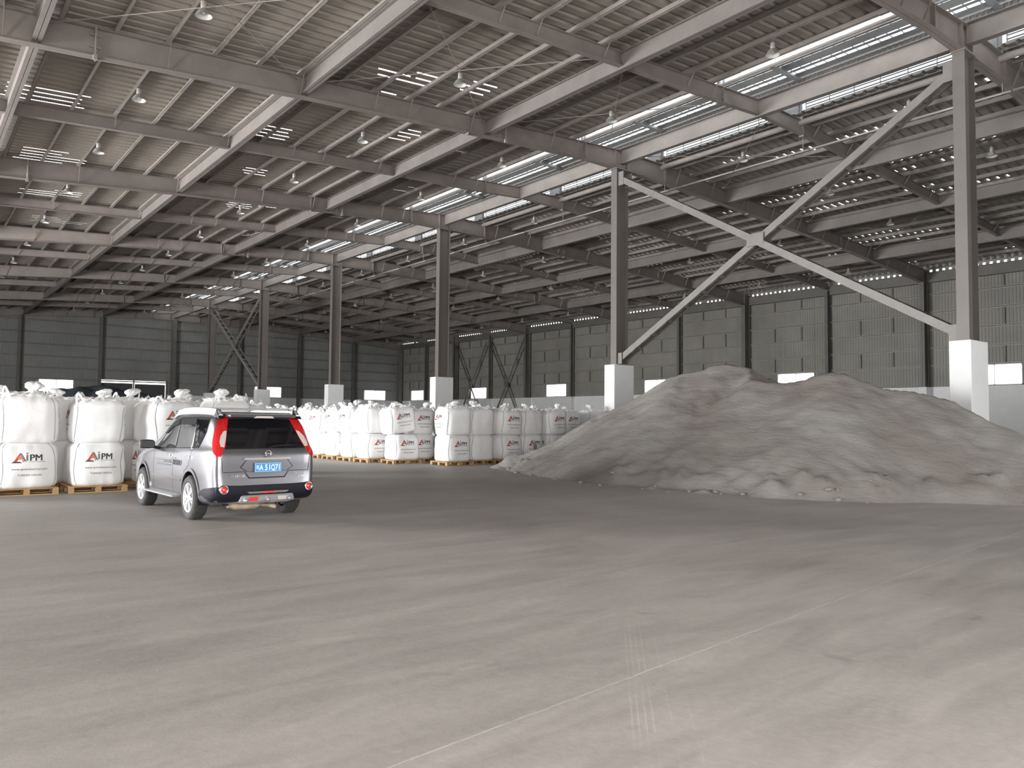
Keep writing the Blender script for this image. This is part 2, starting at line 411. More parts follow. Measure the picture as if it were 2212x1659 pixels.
for k in range(len(MAINS)-1):
    o = ibeam_y(XC, MAINS[k]+.1, MAINS[k+1]-.1, 12.86, 13.52, .26).build('ridge_jack_beam', M['beam'])
    tag(o, 'deep light grey beam joining the tops of the ridge columns, %s bay from the camera' % ordinal(k), 'roof beam', 'ridge jack beams')
    o = ibeam_y(54.3, MAINS[k]+.1, MAINS[k+1]-.1, 11.16, 11.86, .2).build('eave_beam', M['steel_d'])
    tag(o, 'dark eave beam along the top of the right wall, %s bay from the camera' % ordinal(k), 'roof beam', 'eave beams')

# ---- ridge columns with white plinths
plinth_names = ['', 'at the right end of the sand pile', 'behind the left flank of the sand pile', 'behind the leaning bag, third from right', 'behind the bags, fourth from right', 'fifth from right, meeting the ladder-like brace', 'sixth and farthest, left of the ladder-like brace', '']
for k, y in enumerate(MAINS):
    if k == 0: continue
    if k < 7:
        t = empty('ridge_column', (XC, y, 0)); tag(t, 'grey steel column on white plinth '+plinth_names[k], 'column', 'ridge columns')
        b = MB(); dx, fw = .36, .34
        b.box(-dx, -dx+.022, -fw/2, fw/2, 4.04, 12.66); b.box(dx-.022, dx, -fw/2, fw/2, 4.04, 12.66); b.box(-dx+.022, dx-.022, -.008, .008, 4.04, 12.66)
        b.build('column_shaft', M['steel_c'], t)
        b = MB(); b.box(-dx-.05, dx+.05, -.2, .2, 12.62, 12.66); b.build('cap_plate', M['steel'], t)
        b = MB(); b.box(-dx-.04, dx+.04, -.21, .21, 4.04, 4.07); b.build('base_plate', M['steel'], t)
        b = MB(); b.box(-.61, .61, -.3, .3, 0, 4.04); p = b.build('plinth', M['plaster'], t)
        bv = p.modifiers.new('b', 'BEVEL'); bv.width = .02; bv.segments = 2

# ---- laced X-bracing between pairs of ridge columns
def laced(a, b_, gap, cw, name, parent):
    a = Vector(a); b_ = Vector(b_); d = (b_-a).normalized(); L = (b_-a).length
    up = d.cross(Vector((1, 0, 0))).normalized()
    for sx in (-1, 1):
        m = MB(); o = Vector((sx*gap/2, 0, 0)); m.bar(a+o, b_+o, .012, cw, up)
        m.bar(a+o+up*(cw/2)-Vector((sx*.03, 0, 0)), b_+o+up*(cw/2)-Vector((sx*.03, 0, 0)), .07, .01, up)
        m.bar(a+o-up*(cw/2)-Vector((sx*.03, 0, 0)), b_+o-up*(cw/2)-Vector((sx*.03, 0, 0)), .07, .01, up)
        m.build('brace_channel', M['brace'], parent)
    n = int(L/.95)
    for i in range(1, n):
        c = a+d*(L*i/n)
        for s_ in (-1, 1): m = MB(); m.bar(c+up*(cw/2*s_)-Vector((gap/2+.02, 0, 0)), c+up*(cw/2*s_)+Vector((gap/2+.02, 0, 0)), .14, .008, up); m.build('batten_plate', M['brace'], parent)
for k, words in ((1, 'big laced steel cross brace rising over the sand pile between two ridge columns'), (5, 'distant ladder-like cross brace between the two farthest ridge columns')):
    ya, yb = MAINS[k]+.25, MAINS[k+1]-.25
    t = empty('cross_brace', (XC, (ya+yb)/2, 4.1)); tag(t, words, 'brace', 'cross braces between ridge columns')
    hy = (yb-ya)/2
    laced((0, -hy, .22), (0, hy, 8.05), .5, .24, 'x', t); laced((0, hy, .22), (0, -hy, 8.05), .42, .24, 'x', t)
    for s_ in (-1, 1):
        x = s_*.265
        bx_ = [(-.35, .35, 3.95, 4.4)]+[(e*hy-.22, e*hy+.22, 7.75, 8.35) for e in (-1, 1)]+[(e*hy-.15, e*hy+.18, -.02, .45) for e in (-1, 1)]
        for (p, q, z0, z1) in bx_: b = MB(); b.box(x-.008, x+.008, p, q, z0, z1); b.build('gusset_plate', M['brace'], t)

# ---- ridge monitor: louvred sides, roof with long light slots
M['louvre'] = mat('grey_louvre_blade', (.30, .31, .32), .4)
ZM = 15.2
b = MB()
for (x0, x1) in ((21.5, 22.75), (22.95, 25.32), (25.62, 25.87), (25.96, 26.5), (26.58, 26.76), (26.95, 28.2)):
    b.box(x0, x1, YN, YF, ZM, ZM+.03)
o = b.build('ceiling', M['galv']); o['kind'] = 'structure'
# translucent ribs across the slots
b = MB()
y = YN
while y < YF:
    for (x0, x1) in ((22.75, 22.95), (25.32, 25.62), (25.87, 25.96), (26.5, 26.58), (26.76, 26.95)): b.box(x0, x1, y, y+.035, ZM, ZM+.02)
    y += .41
o = b.build('slot_ribs', M['galv']); tag(o, 'thin ribs of the sheet crossing the bright slots of the ridge ventilator', 'roof ribs')
for xx, ww in ((25.58, 'between the bright slots of the ridge ventilator'), (22.35, 'along the left edge of the ridge opening'), (27.3, 'under the right edge of the ridge opening, beside the louvres')):
    m = MB(); zz = ZM-.12 if xx == 25.58 else (zt(22.3)+.12 if xx < 23 else 13.36); rr = .055 if xx == 25.58 else .06 if xx < 23 else .115
    m.tube([(xx, YN+.2, zz), (xx, YF-.2, zz)], rr, 12)
    tag(m.build('round_purlin', M['galv'] if xx == 25.58 else M['steel_l'], smooth=True), 'long round tube '+ww, 'pipe')
# side walls of the monitor
for sx, x in ((-1, MX0), (1, MX1)):
    b = MB()
    y = YN
    while y < YF:      # ribbed fascia sheet above the louvres
        for (p, q, o0, o1) in ((0, .09, 0, 0), (.09, .12, 0, .03), (.12, .17, .03, .03), (.17, .2, .03, 0)):
            b.add([(x+sx*o0, y+p, 14.62), (x+sx*o1, y+q, 14.62), (x+sx*o1, y+q, ZM-.03), (x+sx*o0, y+p, ZM-.03)], [(0, 1, 2, 3)])
        y += .2
    b.box(x-.01, x+.01, YN, YF, 13.62 if sx > 0 else 13.5, 13.78); b.box(x-.03, x+.05, YN, YF, 13.78, 13.86)
    o = b.build('trim_%d' % (1 if sx < 0 else 2), M['galv']); o['kind'] = 'structure'
for k in range(len(MAINS)*2-2):
    ya = MAINS[0]+HALF*k; yb = ya+HALF
    # frames of the monitor on every frame line
    t = empty('monitor_frame', (XC, ya, 13.6)); tag(t, 'pale portal frame of the ridge ventilator, %s from the camera' % ordinal(k), 'roof frame', 'ridge ventilator frames')
    for x in (MX0, MX1):
        m = MB(); m.box(x-XC-.08, x-XC+.08, -.09, -.08, -.12, 1.45); m.box(x-XC-.08, x-XC+.08, .08, .09, -.12, 1.45); m.box(x-XC-.005, x-XC+.005, -.08, .08, -.12, 1.45); m.build('post', M['galv'], t)
    m = MB(); m.box(MX0-XC, MX1-XC, -.11, .11, 1.42, 1.44); m.box(MX0-XC, MX1-XC, -.005, .005, 1.44, 1.58); m.build('cross_beam', M['galv'], t)
    if k < 2 and False: continue
    t = empty('louvre_window', (MX1, ya, 13.86)); tag(t, 'band of bright glazed louvres under the ridge ventilator roof, %s bay from the camera' % ordinal(k), 'louvre window', 'louvre bands of the ridge ventilator')
    y0, y1 = .95, HALF-.2
    n = 6; pw = (y1-y0)/n
    m = MB(); m.box(-.02, .02, y0, y1, 0, .03); m.box(-.02, .02, y0, y1, .7, .76)
    for i in range(n+1): m.box(-.015, .015, y0+pw*i-.02, y0+pw*i+.02, 0, .76)
    m.build('frame', M['galv'], t)
    m = MB()
    for i in range(5):
        z = .09+.13*i; m.bar((0, y0, z), (0, y1, z), .05, .028, (.75, 0, .66))
    m.build('blades', M['louvre'], t)
    m = MB(); m.box(-.008, .008, .12, y0, -.24, .76); m.build('side_panel', M['galv'], t)
# ------------------------------------------------------------------ walls
def ribbed_wall(name, along, fixed, a0, a1, z0, ztop, openings, m, inward):
    """vertical ribbed sheet along 'x' or 'y'; openings = (a, b, zlo, zhi)"""
    v = []; f = []
    zs_all = sorted(set([z0]+[o[2] for o in openings]+[o[3] for o in openings]))
    a = a0; cuts = []
    while a < a1-1e-6:
        for p, h in ((0, 0), (.10, 0), (.125, .028), (.175, .028)): cuts.append((a+p, h))
        a += .2
    cuts.append((a1, 0))
    for o in openings: cuts += [(o[0], 0), (o[1], 0)]
    cuts = sorted(cuts)
    for (p, hp), (q, hq) in zip(cuts, cuts[1:]):
        if q-p < 1e-5: continue
        mid = (p+q)/2; op = [o for o in openings if o[0] <= mid <= o[1]]
        zz = [z0]; spans = []
        cur = z0
        for o in sorted(op, key=lambda o: o[2]):
            if o[2] > cur: spans.append((cur, o[2]))
            cur = o[3]
        spans.append((cur, None))
        for lo, hi in spans:
            n = len(v)
            for (s_, h) in ((p, hp), (q, hq)):
                t = ztop(s_) if hi is None else hi
                for z in (lo, t):
                    v.append((s_, fixed-inward*h, z) if along == 'x' else (fixed-inward*h, s_, z))
            f.append((n, n+2, n+3, n+1))
    o = mesh_obj(name, v, f, m); o['kind'] = 'structure'; return o
m = MB(); y = YN                      # closure strip at the right eave with open rib ends
while y < YF:
    g = noise.noise((y*.35, 3.1, 0)) > -.30 and noise.noise((y*3.3, 9, 2)) > -.45
    m.box(54.6, 54.63, y, y+.19, 11.88, 12.24)
    if g: m.box(54.6, 54.63, y+.19, y+.41, 11.88, 11.93); m.box(54.6, 54.63, y+.19, y+.41, 12.07, 12.24); m.bar((54.615, y+.19, 11.93), (54.615, y+.23, 12.08), .03, .03); m.bar((54.615, y+.41, 11.93), (54.615, y+.37, 12.08), .03, .03)
    else: m.box(54.6, 54.63, y+.19, y+.41, 11.88, 12.24)
    y += .41
struct_ = m.build('trim_3', M['sheet']); struct_['kind'] = 'structure'
WIN_R = [(17.75, 20.9)]+[(31.65+13.95*i, 34.8+13.95*i) for i in range(5)]
WIN_R = [(3.75, 6.9)]+[w for w in WIN_R]
WZ = (4.14, 5.46)
WIN_E = [(11.4, 14.62), (34.15, 37.5), (49.0, 52.2), (-11, -7.8)]
DOOR_E = (17.1, 23.9, 0, 5.6)
ribbed_wall('wall_right', 'y', 54.62, YN, YF, ZW, lambda s: 11.9, [(a, b_, WZ[0], WZ[1]) for a, b_ in WIN_R], M['sheet'], 1)
ribbed_wall('wall_back', 'x', 93.55, XL, XR, ZW, lambda s: zt(s)+.3 if not (MX0 < s < MX1) else 15.3, [(a, b_, WZ[0], WZ[1]) for a, b_ in WIN_E]+[(DOOR_E[0], DOOR_E[1], ZW, 5.6)], M['sheet_e'], 1)
ribbed_wall('wall_left', 'y', XL-.1, YN, YF, 8.1, lambda s: zt(XL)+.2, [], M['sheet'], -1)
ribbed_wall('wall_front', 'x', YN-.1, XL, XR, 6.6, lambda s: zt(s)+.2 if not (MX0 < s < MX1) else 15.4, [], M['sheet_e'], -1)
def struct(o): o['kind'] = 'structure'; return o
b = MB(); b.box(54.45, 54.75, YN, YF, 0, ZW); struct(b.build('wall_right', M['plaster']))
b = MB(); b.box(XL, DOOR_E[0], 93.42, 93.7, 0, ZW); b.box(DOOR_E[1], 54.45, 93.42, 93.7, 0, ZW); struct(b.build('wall_back', M['plaster']))
b = MB(); b.box(XL-.2, XL, YN, 10.4, 0, 8.1); b.box(XL-.2, XL, 10.4, 14.6, 4.7, 8.1); b.box(XL-.2, XL, 14.6, 27.9, 0, 8.1); b.box(XL-.2, XL, 42.1, YF, 0, 8.1); struct(b.build('wall_left', M['plaster']))
b = MB(); b.box(XL, -7.3, YN-.2, YN, 0, 6.6); b.box(5.3, 15.9, YN-.2, YN, 0, 6.6); b.box(24.2, XR, YN-.2, YN, 0, 6.6); struct(b.build('wall_front', M['plaster']))

# windows: frame, sash bar, glass, small latch boxes above
M['glass'] = mat('window_glass', (1, 1, 1), .02, trans=1.0)
nt = M['glass'].node_tree; _n = nt.nodes
_t = _n.new('ShaderNodeBsdfTransparent'); _g = _n.new('ShaderNodeBsdfGlossy'); _g.inputs['Roughness'].default_value = .05
_x = _n.new('ShaderNodeMixShader'); _x.inputs[0].default_value = .06
nt.links.new(_t.outputs[0], _x.inputs[1]); nt.links.new(_g.outputs[0], _x.inputs[2]); nt.links.new(_x.outputs[0], _n['Material Output'].inputs[0])
M['wframe'] = mat('white_window_frame', (.75, .75, .76), .4)
wi = 0
def window(a, b_, along, fixed):
    global wi; wi += 1
    def P(m, s0, s1, z0, z1, t): 
        if along == 'y': m.box(fixed-t, fixed+t, s0, s1, z0, z1)
        else: m.box(s0, s1, fixed-t, fixed+t, z0, z1)
    m = MB(); w = .05
    P(m, a, b_, WZ[0], WZ[0]+w, .04); P(m, a, b_, WZ[1]-w, WZ[1], .04)
    for s in (a, b_-w, (a+b_)/2-w/2): P(m, s, s+w, WZ[0], WZ[1], .04)
    f = struct(m.build('window_%d' % wi, M['wframe']))
    m = MB(); P(m, a+w, b_-w, WZ[0]+w, WZ[1]-w, .004); m.build('pane', M['glass'], f)
for a, b_ in WIN_R: window(a, b_, 'y', 54.58)
for a, b_ in WIN_E: window(a, b_, 'x', 93.5)
# sliding door in the far wall, a strip of daylight left open above its two leaves
m = MB(); m.box(17.2, 20.4, 93.46, 93.52, .05, 5.26); m.box(20.62, 23.8, 93.46, 93.52, .05, 5.22)
d = struct(m.build('door_1', M['door']))
m = MB(); m.box(17.02, 17.14, 93.4, 93.6, 0, 5.62); m.box(23.86, 24.0, 93.4, 93.6, 0, 5.62); m.box(20.43, 20.58, 93.4, 93.56, 0, 5.6); m.box(17.02, 24, 93.4, 93.6, 5.6, 5.7); m.build('door_frame', M['steel'], d)
m = MB(); m.box(17.14, 20.5, 93.38, 93.41, 5.25, 5.29); m.box(20.5, 23.86, 93.38, 93.41, 5.22, 5.26); m.build('door_rail', M['steel_l'], d)

GZ = [5.5, 6.68, 7.9, 9.12, 10.34]
def girt(along, fixed, a0, a1, z, inward):
    m = MB()
    for (p0, p1, q0, q1) in ((0, .18, z, z+.008), (.172, .18, z, z+.06), (0, .006, z-.07, z)):
        lo, hi = fixed-inward*p1, fixed-inward*p0
        if along == 'y': m.box(min(lo, hi), max(lo, hi), a0, a1, q0, q1)
        else: m.box(a0, a1, min(lo, hi), max(lo, hi), q0, q1)
    return m
for i, z in enumerate(GZ):
    m = girt('y', 54.58, YN, YF-.2, z, 1)
    o = tag(m.build('wall_girt', M['steel_l']), 'thin long rail on the right ribbed wall, %s above the white base' % ordinal(i), 'wall rail', 'wall rails of the right wall')
for i, z in enumerate(GZ+[11.6]):
    m = girt('x', 93.5, XL, XR-.3, z-.02, 1)
    o = tag(m.build('wall_girt', M['steel']), 'long rail on the far ribbed end wall, %s above the white base' % ordinal(i), 'wall rail', 'wall rails of the end wall')
# short upright sheet stays between alternate rails
zr = [ZW]+GZ+[11.2]
nst = 0; y = MAINS[0]
while y < 93:
    for fr in (.333, .667):
        t = None
        m = MB()
        for i in range(0, len(zr)-1):
            if i % 2 == 1 or True:
                if i in (1, 3, 5): m.box(54.50, 54.585, y+HALF*fr-.04, y+HALF*fr+.04, zr[i]+.01, zr[i+1]-.07)
        o = m.build('upright_rail', M['steel_d'])
        tag(o, 'dark short upright stays between right wall rails, %s set from the camera' % big_ord(nst), 'wall rail', 'upright stays of the right wall'); nst += 1
    y += HALF
# wall columns
def hcol(name, x, y, z0, z1, dx, dy, flange_along, m=M['steel_d']):
    t = MB()
    if flange_along == 'y':    # flanges face +-x
        t.box(-dx, -dx+.016, -dy, dy, z0, z1); t.box(dx-.016, dx, -dy, dy, z0, z1); t.box(-dx, dx, -.006, .006, z0, z1)
    else:
        t.box(-dx, dx, -dy, -dy+.016, z0, z1); t.box(-dx, dx, dy-.016, dy, z0, z1); t.box(-.006, .006, -dy, dy, z0, z1)
    o = t.build(name, m); o.location = (x, y, 0); return o
allf = sorted(MAINS+INTS)
for i, y in enumerate(allf[:-1]):
    big = y in MAINS
    x = 54.02 if big else 54.2
    o = hcol('wall_column', x, y, ZW-.02, 12.0 if big else 11.5, .34 if big else .2, .16 if big else .11, 'y')
    tag(o, 'dark %s steel column of the right wall, %s from the camera' % ('wide' if big else 'narrow', big_ord(i)), 'column', 'columns of the right wall')
    m = MB(); 
    hw = .24 if big else .16
    m.box(x-(.36 if big else .22), 54.46, y-hw, y+hw, 0, ZW-.02); tag(m.build('wall_pier', M['plaster']), 'white plastered pier under the right wall column, %s from the camera' % big_ord(i), 'pier', 'piers of the right wall')
ex = [54.5-7.5*i for i in range(10)]
for i, x in enumerate(ex):
    big = i in (0, 4, 8)
    o = hcol('end_wall_column', x-(.3 if i == 0 else 0), 93.0, 0 if not i in (0,) else 0, interp(BOT, x)+.02, .2 if big else .13, .32 if i == 4 else .22, 'x', M['steel_d'] if i else M['steel'])
    tag(o, 'dark steel column against the far end wall, %s from the right corner' % ordinal(i), 'column', 'columns of the end wall')
    if i not in (0,):
        m = MB(); m.box(x-.22, x+.22, 93.25, 93.43, 0, ZW); tag(m.build('wall_pier', M['plaster']), 'white plastered pier behind the end wall column, %s from the right corner' % ordinal(i), 'pier', 'piers of the end wall')
# pipe cross braces on the right wall
for i, (ya, yb) in enumerate(((9.35, 16.35), (65.35, 72.35), (72.35, 79.35))):
    t = empty('wall_cross_brace', (53.9, (ya+yb)/2, 0)); h = HALF/2-.3
    tag(t, ['dark pipe cross brace before the bright window at the right edge', 'dark pipe cross brace on the far right wall, nearer of two', 'dark pipe cross brace on the far right wall, farther of two'][i], 'brace', 'pipe braces of the right wall')
    for s in (-1, 1):
        m = MB(); m.tube([(.03*s, -h*s, .4), (.03*s, h*s, 10.7)], .085, 10); m.build('brace_pipe', M['steel_d'], t, True)
    m = MB(); m.box(-.015, .015, -.3, .3, 5.3, 5.8); m.build('gusset_plate', M['steel_d'], t)

# ---- roof tie rods
def rod(a, b_, words):
    t = empty('tie_rod', a); tag(t, words, 'tie rod', 'crossed tie rods under the roof')
    a = Vector(a); d = Vector(b_)-a
    m = MB(); m.tube([(0, 0, 0), d], .014, 6); m.build('rod', M['steel_l'], t)
    m = MB(); c = d*.07; n = d.normalized(); s = n.cross(Vector((0, 0, 1)))*.03
    m.tube([c-n*.2, c-n*.14+s, c+n*.14+s, c+n*.2], .01, 6); m.tube([c-n*.2, c-n*.14-s, c+n*.14-s, c+n*.2], .01, 6); m.build('turnbuckle', M['steel_l'], t)
zones = list(zip([17.2, 9.85, 2.5], [23.9, 17.2, 9.85]))+[(25, 32.05), (32.05, 39.6), (39.6, 47.1), (47.1, 54)]
for bi, (ya, yb) in enumerate(((16.35, 23.35), (79.35, 86.35))):
    for zi, (xa, xb) in enumerate(zones):
        xa += .25; xb -= .25; za, zb = zt(xa)-.16, zt(xb)-.16
        side = 'left' if xb < 24 else 'right'
        w = 'tie rod under the %s roof, %s from the ridge, %s bay, ' % (side, ordinal(zi if zi < 3 else zi-3), ('near', 'far')[bi])
        rod((xa, ya+.1, za), (xb, yb-.1, zb), w+'slanting away'); rod((xa, yb-.1, za), (xb, ya+.1, zb), w+'slanting back')
# sag rods between purlins
for k in range(1, 13):
    y = MAINS[0]+HALF*k+HALF*.5
    m = MB()
    m.tube([(-10, y, zt(-10)+.13), (22, y, zt(22)+.13)], .007, 5); o = m.build('sag_rod', M['steel_l'])
    tag(o, 'thin rod threading the left slope purlins, %s from the camera' % ordinal(k-1), 'rod', 'sag rods of the left slope')
    m = MB(); m.tube([(28, y, zt(28)+.05), (54, y, zt(54)+.05)], .007, 5); o = m.build('sag_rod', M['steel_l'])
    tag(o, 'thin rod threading the right slope purlins, %s from the camera' % ordinal(k-1), 'rod', 'sag rods of the right slope')
# cable tray / pipe hung right of the ridge columns
t = empty('pipe_run', (27.5, YN+1, 12.28)); tag(t, 'pale thin jointed pipe hung under the girders right of the ridge', 'pipe')
L = YF-YN-2; m = MB(); yy = 0
while yy < L: m.tube([(0, yy, 0), (0, min(yy+3.45, L), 0)], .04, 8); yy += 3.5
m.build('pipe', M['lamp'], t, True)
for y in allf:
    m = MB(); m.bar((0, y-YN-1, .03), (0, y-YN-1, .42 if y in MAINS else .75), .02, .02); m.build('hanger', M['steel_l'], t)
# little down-pipes / conduit boxes on the girders
for (x, k) in ((3.86, 2), (18.0, 2), (3.86, 3), (18.0, 3), (18, 4)):
    y = MAINS[k]-.17; z = interp(BOT, x)
    t = empty('conduit_drop', (x, y, z)); tag(t, 'small clipped conduit on the %s main girder, %s' % (ordinal(k-1), 'far left' if x < 10 else 'nearer the ridge'), 'conduit', 'conduits on the girders')
    m = MB(); m.tube([(0, 0, -.1), (0, 0, .8)], .022, 8); m.build('conduit', M['lamp'], t)
    m = MB(); m.box(-.13, .13, -.015, .015, .22, .24); m.build('clip', M['steel_l'], t)
    m = MB(); m.box(-.13, .13, -.015, .015, .55, .57); m.build('clip', M['steel_l'], t)
    m = MB(); m.box(-.05, .05, -.04, .04, -.12, .02); m.build('junction_box', M['steel_l'], t)

# ---- high-bay lamps
def make_lamp():
    t = empty('high_bay_lamp')
    m = MB(); m.lathe([(.001, .30), (.085, .30), (.09, .27), (.09, .10), (.075, .06)], n=20); m.build('ballast_housing', M['lamp'], t, True)
    m = MB(); m.lathe([(.075, .07), (.10, .05), (.15, 0), (.20, -.07), (.255, -.165), (.262, -.17), (.262, -.18)], n=28); m.build('reflector', M['lamp'], t, True)
    m = MB(); m.lathe([(.07, .06), (.095, .045), (.145, -.005), (.195, -.075), (.25, -.17), (.258, -.178)], n=28); m.build('reflector_lining', M['lamp_in'], t, True)
    m = MB(); m.lathe([(.001, -.10), (.035, -.09), (.052, -.05), (.05, -.01), (.028, .05)], n=14); m.build('bulb', M['bulb'], t, True)
    m = MB(); m.tube([(0, 0, .30), (0, 0, .36), (.03, 0, .39), (.03, 0, .43), (0, 0, .46), (-.02, 0, .44)], .011, 7); m.build('hook', M['steel_l'], t)
    return t
lamp0 = make_lamp(); first = True
rowsL = [(5.74, [13.2, 19.98, 26.72, 33.13, 40.0, 47, 54, 61, 68, 75, 82, 89]), (13.72, [13.3, 20.08, 26.69, 33.3, 40.3, 47.2, 54, 61, 68, 75, 82, 89]), (20.37, [6.4, 13.09, 19.85, 26.5, 33.2, 40.1, 47, 54, 61, 68, 75, 82, 89]), (-2.24, [34, 41, 48, 55, 62, 69, 76, 83])]
rowsR = [(28.2, [5.6, 12.6, 19.6, 26.6, 33.6, 40.6, 47.6, 54.6, 61.6, 68.6, 75.6, 82.6, 89.6]), (34.6, [12.2, 19.2, 26.2, 33.2, 40.2, 47.2, 54.2, 61.2, 68.2, 75.2, 82.2, 89.2]), (41.05, [19.4, 26, 32.7, 39.7, 46.7, 53.7, 60.7, 67.7, 74.7, 81.7, 88.7]), (50.05, [19.5, 26.5, 33.4, 40.4, 47.4, 54.4, 61.4, 68.4, 75.4, 82.4, 89.4])]
names = ['farthest left lamp row', 'middle lamp row of the left slope', 'lamp row just left of the ridge opening', 'lamp row at the far left edge']
namesR = ['lamp row just right of the ridge opening', 'second lamp row right of the ridge', 'third lamp row right of the ridge', 'lamp row nearest the right wall']
for rows, nn in ((rowsL, names), (rowsR, namesR)):
    for (x, ys), nme in zip(rows, nn):
        for i, y in enumerate(ys):
            t = lamp0 if first else copy_tree(lamp0); first = False
            t.location = (x, y, zt(x)-.362); t.scale = (.8, .8, .8); t.rotation_euler = (R(random.uniform(-3, 3)), R(random.uniform(-3, 3)), random.random()*6)
            tag(t, 'high-bay lamp with round reflector, %s in the %s' % (ordinal(i), nme), 'lamp', 'high-bay lamps under the roof')

# ------------------------------------------------------------------ sand pile
RIDGE = [(16.5, 20.3, .42), (17.31, 19.4, .97), (18.07, 17.99, 1.86), (18.72, 16.57, 2.58), (19.03, 15.43, 3.16), (19.75, 14.5, 3.41), (19.81, 13.56, 3.20),
         (18.9, 12.9, 2.80), (18.95, 12.3, 2.74), (19.03, 12.0, 2.74), (19.25, 11.3, 2.84), (19.43, 10.74, 2.93), (19.6, 10.1, 2.74), (19.75, 9.7, 2.57), (20.05, 9.1, 2.50), (20.39, 8.25, 2.21), (20.15, 7.32, 1.8), (19.85, 6.44, 1.26), (19.6, 5.2, .7),
         (21.5, 14.0, 3.0), (21.6, 11.5, 2.8)]
FOOT = [(15.86, 21.1), (15.0, 18.6), (14.31, 16.04), (14.05, 14.2), (14.09, 12.47), (14.2, 11.2), (14.43, 10.13), (15.24, 8.45), (16.63, 7.21), (17.79, 5.82), (18.3, 4.2), (19.5, 2.6), (22, 2.2), (25, 4), (26.5, 8), (27.5, 13), (26.5, 18), (23, 21.6), (19, 21.9), (16.8, 21.9)]
def inside(x, y):
    c = False; n = len(FOOT)
    for i in range(n):
        (x1, y1), (x2, y2) = FOOT[i], FOOT[(i+1) % n]
        if (y1 > y) != (y2 > y) and x < (x2-x1)*(y-y1)/(y2-y1)+x1: c = not c
    return c
def dfoot(x, y):
    best = 99
    n = len(FOOT)
    for i in range(n):
        (x1, y1), (x2, y2) = FOOT[i], FOOT[(i+1) % n]
        dx, dy = x2-x1, y2-y1; t = max(0, min(1, ((x-x1)*dx+(y-y1)*dy)/(dx*dx+dy*dy)))
        d = math.hypot(x-x1-t*dx, y-y1-t*dy)
        if d < best: best = d
    return best
LUMPS = [(16.15, 7.85, .55, .34), (15.4, 8.75, .3, .12), (14.95, 9.6, .28, .12), (17.6, 6.5, .35, .16), (18.3, 5.6, .4, .12), (16.2, 20.7, .45, .18), (14.85, 9.75, .3, .14)]
_q = random.Random(11)
for _i in range(46):
    _t = _q.random()*8.99; _a, _b2 = FOOT[int(_t)], FOOT[int(_t)+1]; _u = _t-int(_t)
    _dx, _dy = _b2[0]-_a[0], _b2[1]-_a[1]; _l = math.hypot(_dx, _dy); _o = _q.uniform(.08, .75)
    LUMPS.append((_a[0]+_dx*_u-_dy/_l*_o, _a[1]+_dy*_u+_dx/_l*_o, _q.uniform(.10, .26), _q.uniform(.03, .09)))
def pile_h(x, y):
    d = dfoot(x, y); s = 1 if inside(x, y) else -1
    h = 0
    for i, (rx, ry, rh) in enumerate(RIDGE):
        q = rh-.60*math.hypot(x-rx, y-ry)
        if q > h: h = q
    # interpolated along the ridge line
    for (a, b_) in zip(RIDGE[:18], RIDGE[1:19]):
        dx, dy = b_[0]-a[0], b_[1]-a[1]; t = max(0, min(1, ((x-a[0])*dx+(y-a[1])*dy)/(dx*dx+dy*dy)))
        q = a[2]+(b_[2]-a[2])*t-.60*math.hypot(x-a[0]-t*dx, y-a[1]-t*dy)
        if q > h: h = q
    lim = .66*d*s+.03*(1-math.exp(-max(0, d*s)*3))
    h2 = min(h, lim) if h > 0 else min(lim, 0)
    if s > 0 and h < .05: h2 = min(lim, .02)
    n1 = noise.noise((x*.9, y*.9, 0)); n2 = noise.noise((x*3, y*3, 4)); n3 = noise.noise((x*8+n1, y*8, 9))
    fade = max(0, min(1, d*s*1.6))
    wig = (n1*.10+n2*.035+n3*.012)*fade
    # slump tongues low on the face
    toe = math.exp(-((h2-.35)/.35)**2)*fade
    wig += toe*(.03*abs(noise.noise((x*1.7, y*1.7, 2)))+.05*n2)
    # wind-like ripples across the steep face
    ph = (x*math.cos(.9)+y*math.sin(.9))*7+n1*6+n2*2
    if h2 > .7: wig += .012*math.sin(ph)*min(1, (h2-.7)*2)
    for (lx, ly, lr, lh) in LUMPS:
        q = math.hypot(x-lx, y-ly)/lr
        if q < 2.2: wig += lh*math.exp(-q*q*1.6)*(1+.35*n3+.2*n2)
    return h2+wig
x0, x1, y0, y1, st = 13.3, 27.8, 1.8, 22.2, .085
nx, ny = int((x1-x0)/st), int((y1-y0)/st)
v = []; f = []
for j in range(ny+1):
    for i in range(nx+1):
        x, y = x0+i*st, y0+j*st; v.append((x-19.5, y-12.5, pile_h(x, y)))
for j in range(ny):
    for i in range(nx):
        q = (j*(nx+1)+i, j*(nx+1)+i+1, (j+1)*(nx+1)+i+1, (j+1)*(nx+1)+i)
        if max(v[k][2] for k in q) > -.01: f.append(q)
# drop unused vertices
use = sorted({i for q in f for i in q}); mp = {i: k for k, i in enumerate(use)}
v = [(v[i][0], v[i][1], max(v[i][2], -.03)) for i in use]; f = [tuple(mp[i] for i in q) for q in f]
o = mesh_obj('sand_pile', v, f, M['sand'], smooth=True); o.location = (19.5, 12.5, 0)
tag(o, 'huge grey pile of loose mineral sand heaped on the concrete floor at the right', 'sand pile', kind='stuff')
